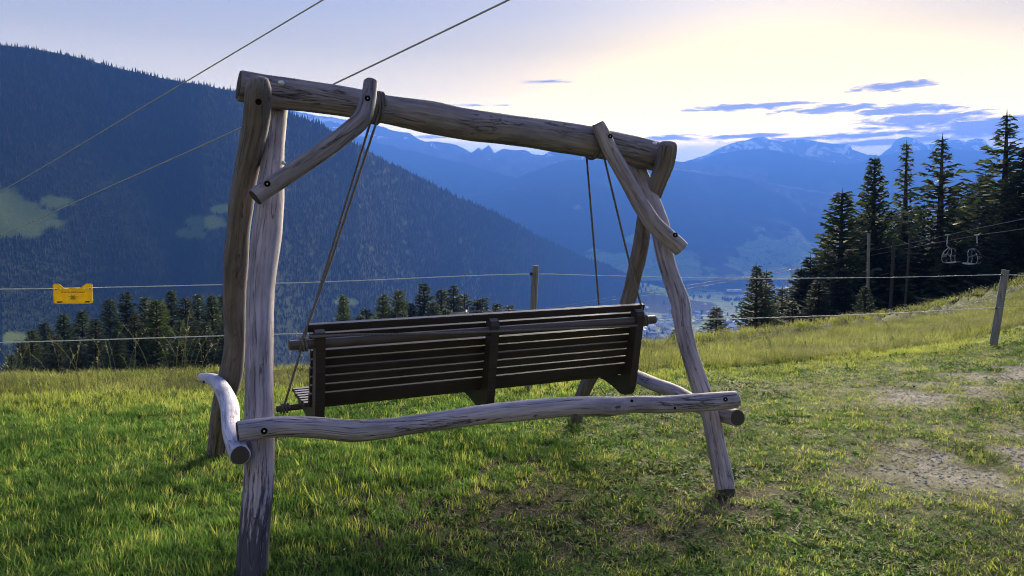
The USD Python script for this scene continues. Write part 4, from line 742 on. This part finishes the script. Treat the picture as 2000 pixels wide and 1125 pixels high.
def lift_chair(first=None, px=0, py=0, Y=1, fwd=1, label='', src=None):
    top = P(px, py, Y); scl = (.86,) * 3; rz = math.degrees(math.atan2(ld[1], ld[0])) + (0 if fwd > 0 else 180)
    if src is not None: return copy_of(src, 'lift_chair', label, 'chairlift chair', top, rz, None, scl)
    t = thing('lift_chair', label, 'chairlift chair', top, rz, None, scl)
    g = trimesh.creation.cylinder(.055, .34, sections=10); g.apply_transform(trimesh.transformations.rotation_matrix(math.pi / 2, [0, 1, 0])); obj('grip', g, steel, t, smooth=40)
    obj('hanger', tube([(0, 0, 0), (-.02, 0, -.45), (-.04, 0, -.82), (.06, 0, -.98), (.16, 0, -1.03)], .042, 8, .05), steel, t, smooth=True)
    j = np.array([.16, 0, -1.03])
    for s in (-.52, .52):
        back = [(0, s * .15, 0), (-.10, s * .7, -.10), (-.33, s, -.47), (-.40, s, -.82), (-.25, s, -1.14), (.10, s, -1.17), (.40, s, -1.16), (.66, s, -1.08)]
        obj('side_frame', tube([j + np.array(p) for p in back], .034, 7, .05), steel, t, smooth=True)
        obj('armrest', tube([j + np.array(p) for p in [(0, s * .2, 0), (.22, s * .8, -.08), (.28, s, -.35), (.24, s, -.75), (.30, s, -1.12)]], .030, 7, .05), steel, t, smooth=True)
    for k in range(4):
        b = rbox(.15, 1.04, .06, .008); b.apply_translation(j + np.array([.02 + .165 * k, 0, -1.135 + .02 * k])); obj('seat_slat', b, pad_look, t)
    for z, x in ((-.55, -.35), (-.72, -.39)):
        b = rbox(.04, 1.04, .13, .006); b.apply_translation(j + np.array([x, 0, z])); obj('backrest_slat', b, pad_look, t)
    obj('safety_bar', tube([j + np.array(p) for p in [(-.30, -.5, -.45), (.22, -.5, -.62), (.24, 0, -.64), (.22, .5, -.62), (-.30, .5, -.45)]], .018, 6, .06), steel, t, smooth=True)
    return t
lc0 = lift_chair(None, 1908, 459, 50, 1, 'right one of the two near lift chairs, its pale seat facing left')
lift_chair(None, 1851, 458.5, 52, -1, 'left one of the two near lift chairs, facing right', lc0)
lift_chair(None, 1545, 527, 61.5, 1, 'distant lift chair seen dark over the town, left of the spruce stand', lc0)
tw = P(898, 608, 93); tb = np.array([tw[0], tw[1], G(tw[0], tw[1]) - .5]); tower = thing('lift_tower', 'grey lift support with a crossarm showing just over the bench back', 'lift tower', tb)
hgt = tw[2] - tb[2]; obj('mast', tube([(0, 0, 0), (0, 0, hgt - .25)], .16, 10), steel, tower, smooth=30); b = rbox(2.2, .16, .18, .01); b.apply_translation([0, 0, hgt - .2]); obj('crossarm', b, steel, tower)
for s in (-.95, .75):
    b = rbox(.22, 1.3, .12, .01); b.apply_translation([s, 0, hgt - .02]); bar = obj('sheave_beam', b, steel, tower)
    for k in (-.5, 0, .5):
        w = trimesh.creation.cylinder(.11, .07, sections=14); w.apply_transform(trimesh.transformations.rotation_matrix(math.pi / 2, [0, 1, 0])); w.apply_translation([s, k, hgt + .10]); obj('sheave', w, steel, bar, smooth=40)
obj('ladder_stub', tube([(1.0, 0, hgt - .2), (1.05, 0, hgt + .55)], .05, 6), steel, tower)
# ------------------------------------------------------------------ the town in the valley
def valley_hit(px, py):
    d = ray(px, py); Y = np.geomspace(1200, 9000, 4000); p = EYE + d[None] * Y[:, None]; k = np.argmax(p[:, 2] < valley_z(p[:, 0], p[:, 1])); return p[k]
wall_looks = [mat(f'house_wall_look_{n}', {"g": ("geometry", {}), "n": ("noise_texture", {"scale": .5}), "r": ("rgb_ramp", {"ramp": [(.3, tuple(.86 * v for v in c)), (.7, c)]}), "p": ("principled_bsdf", {"roughness": .9})}, [("g.position", "n.vector"), ("n.fac", "r.fac"), ("r.color", "p.base_color")], surface="p.BSDF") for n, c in (('white', (.80, .79, .76)), ('cream', (.70, .64, .52)), ('timber', (.20, .13, .08)))]
roof_looks = [mat(f'house_roof_look_{n}', {"g": ("geometry", {}), "n": ("noise_texture", {"scale": .6, "detail": 3.0}), "r": ("rgb_ramp", {"ramp": [(.3, tuple(.75 * v for v in c)), (.7, c)]}), "p": ("principled_bsdf", {"roughness": .55})}, [("g.position", "n.vector"), ("n.fac", "r.fac"), ("r.color", "p.base_color")], surface="p.BSDF") for n, c in (('pale', (.72, .73, .76)), ('slate', (.42, .43, .47)), ('brown', (.20, .12, .09)))]
pane_look = mat('window_glass_look', {"p": ("principled_bsdf", {"base_color": (.03, .035, .045), "roughness": .1})}, surface="p.BSDF")
HOUSES = {}
def house(px, py, kind, w, d, h, rz, label, group):
    p = valley_hit(px, py); loc = (p[0], p[1], valley_z(p[0], p[1]) - .4)
    if kind in HOUSES: return copy_of(HOUSES[kind], 'house', label, 'house', loc, rz, group, (w / 12, d / 10, h / 6))
    t = HOUSES[kind] = thing('house', label, 'house', loc, rz, group, (w / 12, d / 10, h / 6)); wl, rl = wall_looks[kind % 3 if kind < 5 else 0], roof_looks[(kind * 2 + kind // 3) % 3]
    b = trimesh.creation.extrude_polygon(Polygon([(-5, 0), (5, 0), (5, 6), (0, 9.2), (-5, 6)]), 12, engine='earcut'); v = np.array(b.vertices); obj('wall', trimesh.Trimesh(np.stack([v[:, 2] - 6, -v[:, 0], v[:, 1]], 1), b.faces), wl, t)
    r = trimesh.creation.extrude_polygon(Polygon([(-6.3, 5.35), (0, 9.45), (6.3, 5.35), (6.3, 5.8), (0, 9.95), (-6.3, 5.8)]), 13.6, engine='earcut'); v = np.array(r.vertices); rf = obj('roof', trimesh.Trimesh(np.stack([v[:, 2] - 6.8, -v[:, 0], v[:, 1]], 1), r.faces), rl, t)
    c = trimesh.creation.box([.9, .9, 2.2]); c.apply_translation([2, 1.2, 9.8]); obj('chimney', c, wall_looks[0], rf)
    for x in (-3.5, 0, 3.5):
        for z in (1.6, 4.3): q = trimesh.creation.box([1.2, .1, 1.3]); q.apply_translation([x, -5.03, z]); obj('window', q, pane_look, t)
    return t
LABEL_H = 'small house among the houses of the town down in the valley'
q = random.Random(5); spots = [(q.uniform(1232, 1312), q.uniform(632, 668)) for _ in range(46)] + [(q.uniform(1342, 1392), q.uniform(606, 662)) for _ in range(26)] + [(q.uniform(1405, 1470), q.uniform(612, 650)) for _ in range(18)] + [(q.uniform(1470, 1540), q.uniform(560, 618)) for _ in range(44)] + [(q.uniform(1300, 1345), q.uniform(600, 640)) for _ in range(8)]
for px, py in spots: house(px, py, q.choice([0, 0, 0, 1, 3, 3, 4, 6]), q.uniform(14, 26), q.uniform(11, 16), q.uniform(6.5, 10), q.choice([0, 90, 20, 110]) + q.uniform(-12, 12), LABEL_H, 'houses of the valley town')
for px, py, lab in ((1262, 604, 'pale farmhouse on the meadow slope left of the bent swing leg'), (1437, 536, 'lone farmhouse on the far meadow above the lit hall'), (1155, 462, 'far farmstead in the meadows left of the near right leg'), (1275, 492, 'farmhouse in the bright meadow between the two right legs'), (1375, 597, 'house on the hillside edge right of the bent swing leg')):
    house(px, py, 6, 18, 12, 7, q.uniform(0, 60), lab, None)
for px, py, L_, lab in ((1434, 570, 84, 'long low white hall at the near edge of the far town'), (1452, 581, 50, 'shorter white shed just right below the long white hall')):
    p = valley_hit(px, py); t = thing('hall', lab, 'hall', (p[0], p[1], valley_z(p[0], p[1]) - .5), -14); b = rbox(L_, 26, 12, .3); b.apply_translation([0, 0, 6]); obj('wall', b, wall_looks[0], t); b = rbox(L_ + 2, 28, 1.6, .2); b.apply_translation([0, 0, 12.9]); obj('roof', b, roof_looks[0], t)
    for k in range(6): b = trimesh.creation.box([L_ * .1, .3, 4]); b.apply_translation([(-.42 + .167 * k) * L_, -13.1, 5]); obj('door', b, roof_looks[1], t)
road_look = mat('pale_road_look', {"g": ("geometry", {}), "n": ("noise_texture", {"scale": .1}), "r": ("rgb_ramp", {"ramp": [(.3, (.24, .24, .24)), (.7, (.34, .34, .33))]}), "p": ("principled_bsdf", {"roughness": .9})}, [("g.position", "n.vector"), ("n.fac", "r.fac"), ("r.color", "p.base_color")], surface="p.BSDF")
def road(pts, w):
    c = np.array([valley_hit(*p) for p in pts]); s = np.arange(len(c)); c = np.stack([CubicSpline(s, c[:, k])(np.linspace(0, len(c) - 1, 160)) for k in range(2)], 1)
    t = np.gradient(c, axis=0); t /= np.linalg.norm(t, axis=1, keepdims=True); nn = np.stack([-t[:, 1], t[:, 0]], 1)
    e = [c + nn * k for k in (-w, -w / 3, w / 3, w)]; V = np.stack([np.stack([k[:, 0], k[:, 1], valley_z(k[:, 0], k[:, 1]) + 1.2], 1) for k in e], 1); tag(obj('valley_road', (V.reshape(-1, 3), grid_tris(160, 4)[:, ::-1]), road_look, smooth=True), kind='structure')
road([(1300, 508), (1325, 514), (1360, 525), (1400, 537), (1440, 549), (1500, 560)], 9); road([(1225, 628), (1290, 620), (1380, 617), (1470, 612), (1560, 606)], 9)
# ------------------------------------------------------------------ grass
def blade_look(name, stops, trans, tcol, patch=.9):
    return mat(name, {"o": ("object_info", {}), "geo": ("geometry", {}), "n": ("noise_texture", {"scale": patch, "detail": 4.0, "roughness": .6}), "x": ("mix_float", {"fac": .45}), "ri": ("mix_float", {"fac": .35}), "r": ("rgb_ramp", {"ramp": stops}), "p": ("principled_bsdf", {"roughness": .7, "specular_ior_level": .10}), "hs": ("hsv", {"value": 1.5, "saturation": 1.05}), "t": ("translucent_bsdf", {}), "mx": ("mix_closure", {"fac": trans})},
               [("geo.position", "n.vector"), ("n.fac", "ri.a"), ("geo.random_per_island", "ri.b"), ("ri.result", "r.fac"), ("r.color", "p.base_color"), ("r.color", "hs.color"), ("hs.color", "t.color"), ("p.BSDF", "mx.closure1"), ("t.BSDF", "mx.closure2")], surface="mx.closure")
lush = blade_look('lush_grass_look', [(.25, (.048, .100, .022)), (.5, (.165, .290, .060)), (.74, (.35, .48, .12))], .42, None)
yellow_g = blade_look('sunny_grass_look', [(.25, (.21, .25, .055)), (.5, (.40, .43, .115)), (.75, (.58, .56, .20))], .42, None)
dry_g = blade_look('dry_grass_look', [(.25, (.15, .15, .06)), (.5, (.31, .305, .13)), (.78, (.50, .47, .25))], .3, None)
mead = blade_look('meadow_grass_look', [(.25, (.14, .16, .045)), (.5, (.275, .29, .09)), (.75, (.42, .40, .16))], .38, None)
def tuft(n, h, spread, w, seed, bend=.5, hv=.45, flat=0.0):
    g = np.random.default_rng(seed); V, F = [], []
    for k in range(n):
        a, rr_ = g.uniform(0, 6.28), spread * math.sqrt(g.random()); b = np.array([rr_ * math.cos(a), rr_ * math.sin(a), -.012]); y = g.uniform(0, 6.28); d = np.array([math.cos(y), math.sin(y), 0]); s = np.array([-d[1], d[0], 0])
        L_ = h * (1 - hv * g.random()); be = bend * g.uniform(.2, 1.2); up = 1 - flat * g.random(); ww = w * g.uniform(.7, 1.3)
        m = b + d * L_ * be * .28 + np.array([0, 0, L_ * .55 * up]); t = b + d * L_ * be * .95 + np.array([0, 0, L_ * (1 - .28 * be) * up])
        i = len(V); V += [b - s * ww, b + s * ww, m - s * ww * .8, m + s * ww * .8, t]; F += [(i, i + 1, i + 3), (i, i + 3, i + 2), (i + 2, i + 3, i + 4)]
    return np.array(V), np.array(F)
def scatter(y0, y1, dens, margin=1.14, seed=0, xr=None):
    g = np.random.default_rng(seed); wmax = y1 * .668 * margin + .3; n = int((y1 - y0) * 2 * wmax * dens); x, y = g.uniform(-wmax, wmax, n), g.uniform(y0, y1, n)
    k = np.abs(x) < y * .668 * margin + .3; return x[k], y[k], g
herb = blade_look('herb_leaf_look', [(.25, (.035, .075, .016)), (.5, (.085, .16, .030)), (.75, (.15, .24, .045))], .3, None)
lawn = {k: [] for k in ('x', 'y', 'i', 's', 'h')}
LAWN = [(tuft(28, .085, .065, .0024, 1, .7), lush), (tuft(24, .075, .075, .0028, 2, 1.0), lush), (tuft(18, .10, .055, .0022, 3, .45), yellow_g), (tuft(26, .07, .07, .0024, 4, .9, flat=.5), lush), (tuft(20, .07, .08, .0020, 5, 1.0, flat=.7), dry_g), (tuft(14, .06, .06, .0065, 6, 1.1, flat=.3), lush), (tuft(22, .08, .06, .0024, 7, .6), yellow_g), (tuft(16, .075, .09, .0085, 8, 1.3, flat=.35), herb)]
for y0, y1, dens in ((1.9, 4.2, 600), (4.2, 6.5, 480), (6.5, 9.0, 330), (9.0, 15.5, 200)):
    x, y, g = scatter(y0, y1, dens, seed=int(y0 * 10))
    fy = fence_y(x) + .9 + .25 * (fb(n3(x * 1.3, y * 1.3), 2, 91) - .5); tr, wo, dr = track(x, y), worn(x, y), dryness(x, y)
    n1 = fb(n3(x * 1.7, y * 1.7), 3, 92); n2 = fb(n3(x * 5, y * 5), 2, 93)
    keep = (y < fy) & (g.random(len(x)) < (1 - .72 * tr) * (1 - .42 * wo) * (1 - .25 * dr) * np.clip(.35 + 1.6 * n2, 0, 1))
    x, y, tr, wo, dr, n1, n2, fy = (v[keep] for v in (x, y, tr, wo, dr, n1, n2, fy)); r = g.random(len(x))
    edge = sstep(2.2, .4, fy - y); tall = np.clip(sstep(1.2, -1.6, x - .28 * (y - 5)) * .75 + (n1 - .5) * 1.1 + .45 * edge, 0, 1)
    i = np.where(r < dr * .55 + .25 * wo + .6 * tr, 4, np.where(tall > .45, np.where(r > .87 - .5 * edge, 2, np.where(r > .42, 0, 1)), np.where(r > .82 - .35 * edge, 6, np.where(r > .70, 5, 3))))
    i = np.where((g.random(len(x)) < .02 + .16 * sstep(.56, .66, fb(n3(x * 1.1, y * 1.1), 3, 98))) & (dr < .6), 7, i)
    h = (.55 + .75 * tall) * g.uniform(.7, 1.25, len(x)) * (1 - .35 * tr) * (1 - .15 * wo)
    for k, v in zip('xyish', (x, y, i, np.full(len(x), 1.0) * g.uniform(.85, 1.3, len(x)) * (1 + .05 * np.maximum(y - 6, 0)), h)): lawn[k].append(v)
lx, ly, li, ls, lh = (np.concatenate(lawn[k]) for k in 'xyish')
instancer('lawn_grass', LAWN, np.stack([lx, ly, G(lx, ly)], -1), li, quat_zx(rng.uniform(0, 6.28, len(lx)), rng.uniform(0, .50, len(lx)), rng.uniform(0, 6.28, len(lx))), np.stack([ls, ls, lh], -1), 'green and partly dry lawn grass growing round the swing', 'grass')
MEADOW = [(tuft(12, .42, .10, .0030, 11, .5), mead), (tuft(12, .36, .12, .0034, 12, .75), mead), (tuft(8, .5, .10, .0024, 13, .35), dry_g), (tuft(12, .34, .10, .0034, 14, .6), yellow_g)]
mx_, my_, ms_ = [], [], []
for y0, y1, dens, sc_ in ((8.5, 14, 120, 1.0), (14, 22, 75, 1.25), (22, 40, 26, 1.8)):
    x, y, g = scatter(y0, y1, dens, 1.1, seed=int(y0)); u = np.clip(x / y, CU[0], CU[-1])
    keep = (y > fence_y(x) + .9) & (y < c_y(u) + 2.5); mx_.append(x[keep]); my_.append(y[keep]); ms_.append(np.full(keep.sum(), sc_))
x, y, s = map(np.concatenate, (mx_, my_, ms_)); n1 = fb(n3(x * .5, y * .5), 3, 95); low = sstep(2.0, -4.0, x)
instancer('meadow_grass', MEADOW, np.stack([x, y, G(x, y)], -1), np.where(rng.random(len(x)) < .15, 2, np.where(rng.random(len(x)) < .12 + .5 * (n1 > .58), 3, rng.integers(0, 2, len(x)))), quat_zx(rng.uniform(0, 6.28, len(x)), rng.uniform(0, .2, len(x)), rng.uniform(0, 6.28, len(x))), np.stack([s, s, (.30 + .40 * n1) * rng.uniform(.7, 1.2, len(x)) * (1 - .45 * low)], -1), 'tall uncut meadow grass beyond the fence', 'grass')
# seeding stalks standing above the lawn's edge
V, F, n = [], [], 0
def stalk(b, h, lean, yaw, r, head):
    global n
    d = np.array([math.cos(yaw), math.sin(yaw) * .4, 0]); q = np.linspace(0, 1, 8); p = b + d * (lean * h * q ** 2.2)[:, None] + np.array([0, 0, 1.0]) * (h * (q - .12 * lean * q ** 3))[:, None]
    v, f = tube(p, r, 4); V.append(v); F.append(f + n); n += len(v)
    for k in range(head):
        t = 1 - .30 * k / max(head, 1); c = np.array([np.interp(t, q, p[:, m]) for m in range(3)]); a = rng.uniform(0, 6.28); e = np.array([math.cos(a), math.sin(a), .9]) * .026
        s = np.array([-e[1], e[0], 0]) * .22; V.append(np.array([c - s, c + s, c + e])); F.append(np.array([[0, 1, 2]]) + n); n += 3
for k in range(95):
    px = rng.uniform(-60, 640) if k < 48 else rng.uniform(1230, 1960); ba = fence_y((px - 1000) / FPX * 9)
    Y = ba + rng.uniform(.5, 2.2); x = (px - 1000) / FPX * Y; Y = min(Y, float(fence_y(x)) + 2.3); x = (px - 1000) / FPX * Y
    hh = rng.uniform(.35, .8) * (1 if k < 48 else .8); stalk(np.array([x, Y, G(x, Y)]), hh, rng.uniform(.05, .45), rng.choice([0, math.pi]) + rng.normal(0, .5), .0018, 12)
for px, py, lean in ((360, 607, .05), (357, 640, .12), (385, 660, .25), (400, 672, .3), (262, 650, .02), (213, 665, -.1), (128, 655, -.5), (275, 632, -.35), (345, 625, .1), (75, 690, -.5), (140, 690, .25), (190, 690, .02), (660, 600, -.3), (150, 670, .1)):
    Y = 9.4; tp = P(px, py, Y); gz_ = float(G(tp[0], Y)); stalk(np.array([tp[0] - lean * .3, Y, gz_]), tp[2] - gz_ + .02, abs(lean) + .03, 0 if lean > 0 else math.pi, .0032, 22)
stalk_look = mat('seed_stalk_look', {"geo": ("geometry", {}), "r": ("rgb_ramp", {"ramp": [(0, (.20, .21, .07)), (1, (.42, .36, .20))]}), "p": ("principled_bsdf", {"roughness": .7})}, [("geo.random_per_island", "r.fac"), ("r.color", "p.base_color")], surface="p.BSDF")
tag(obj('grass_stalks', (np.vstack(V), np.vstack(F)), stalk_look), 'tall seeding grass stalks along the fence line', 'grass', kind='stuff')
# straw, pebbles and daisies
straw_look = mat('straw_look', {"o": ("object_info", {}), "r": ("rgb_ramp", {"ramp": [(0, (.22, .18, .10)), (1, (.50, .44, .31))]}), "p": ("principled_bsdf", {"roughness": .8})}, [("o.random", "r.fac"), ("r.color", "p.base_color")], surface="p.BSDF")
sv, sf = tube([(-.05, 0, .006), (-.01, .003, .012), (.05, -.003, .008)], .0011, 4)
x, y, g = scatter(2.2, 12, 90, 1.05, seed=77); k = (y < fence_y(x) + .5) & (g.random(len(x)) < .04 + .28 * dryness(x, y) + .22 * worn(x, y) + .7 * track(x, y)); x, y = x[k], y[k]; s = g.uniform(.35, 1.15, len(x)) + .9 * (g.random(len(x)) > .985)
instancer('straw', [((sv, sf), straw_look)], np.stack([x, y, G(x, y) + .004], -1), np.zeros(len(x), int), quat_zx(g.uniform(0, 6.28, len(x)), g.uniform(0, .35, len(x)), g.uniform(0, 6.28, len(x))), np.stack([s] * 3, -1), 'pale dead straw lying in the short grass', 'straw')
stone_look = mat('pebble_look', {"o": ("object_info", {}), "g": ("geometry", {}), "n": ("noise_texture", {"scale": 60.0}), "x": ("mix_float", {"fac": .35}), "r": ("rgb_ramp", {"ramp": [(0, (.16, .15, .14)), (.6, (.30, .29, .275)), (1, (.50, .49, .47))]}), "p": ("principled_bsdf", {"roughness": .85})}, [("o.random", "x.a"), ("g.position", "n.vector"), ("n.fac", "x.b"), ("x.result", "r.fac"), ("r.color", "p.base_color")], surface="p.BSDF")
def pebble(seed):
    m = trimesh.creation.icosphere(1, 1.0); g = np.random.default_rng(seed); m.vertices *= 1 + .22 * g.normal(0, 1, (len(m.vertices), 1)).clip(-1, 1); m.apply_scale([1.2, .9, .55]); return m
xs, ys = [], []
x, y, g = scatter(2.4, 12, 900, 1.05, seed=78); t = track(x, y); w = worn(x, y); k = g.random(len(x)) < np.clip(t ** 1.5 * .5 + .02 * w, 0, 1); x, y = x[k], y[k]; s = g.uniform(.003, .011, len(x)) 
instancer('gravel', [(pebble(k), stone_look) for k in range(3)], np.stack([x, y, G(x, y) + .002], -1), g.integers(0, 3, len(x)), quat_zx(g.uniform(0, 6.28, len(x)), 0 * x, 0 * x), np.stack([s] * 3, -1), 'grey gravel showing through the worn wheel tracks', 'gravel')
petal = mat('daisy_look', {"p": ("principled_bsdf", {"base_color": (.82, .82, .80), "roughness": .7})}, surface="p.BSDF")
fv, ff = tube([(0, 0, 0), (.004, .002, .06), (.006, 0, .11)], .0006, 3); ang_ = np.arange(9) * 2 * np.pi / 9; dv = np.vstack([[(.006, 0, .112)], np.stack([.006 + .012 * np.cos(ang_), .012 * np.sin(ang_), np.full(9, .115)], 1)]); df = np.stack([np.zeros(9, int), 1 + np.arange(9), 1 + (np.arange(9) + 1) % 9], 1)
x, y, g = scatter(2.4, 11, .8, 1.0, seed=79); px_, Yf = g.uniform(1840, 2010, 330), g.uniform(21, 30, 330); x2 = (px_ - 1000) / FPX * Yf; u2 = np.clip(x2 / Yf, CU[0], CU[-1]); y2 = c_y(u2) - g.uniform(-1, 3.5, 330) ; x2 = u2 * y2
X, Y_ = np.concatenate([x, x2]), np.concatenate([y, y2]); s = np.concatenate([g.uniform(.25, .5, len(x)), g.uniform(1.3, 2.2, len(x2))])
instancer('white_flowers', [((np.vstack([fv, dv]), np.vstack([ff, df + len(fv)])), petal)], np.stack([X, Y_, G(X, Y_)], -1), np.zeros(len(X), int), quat_zx(g.uniform(0, 6.28, len(X)), g.uniform(0, .3, len(X)), g.uniform(0, 6.28, len(X))), np.stack([s] * 3, -1), 'small white flowers dotted over the grass, thickest by the right crest', 'flowers')
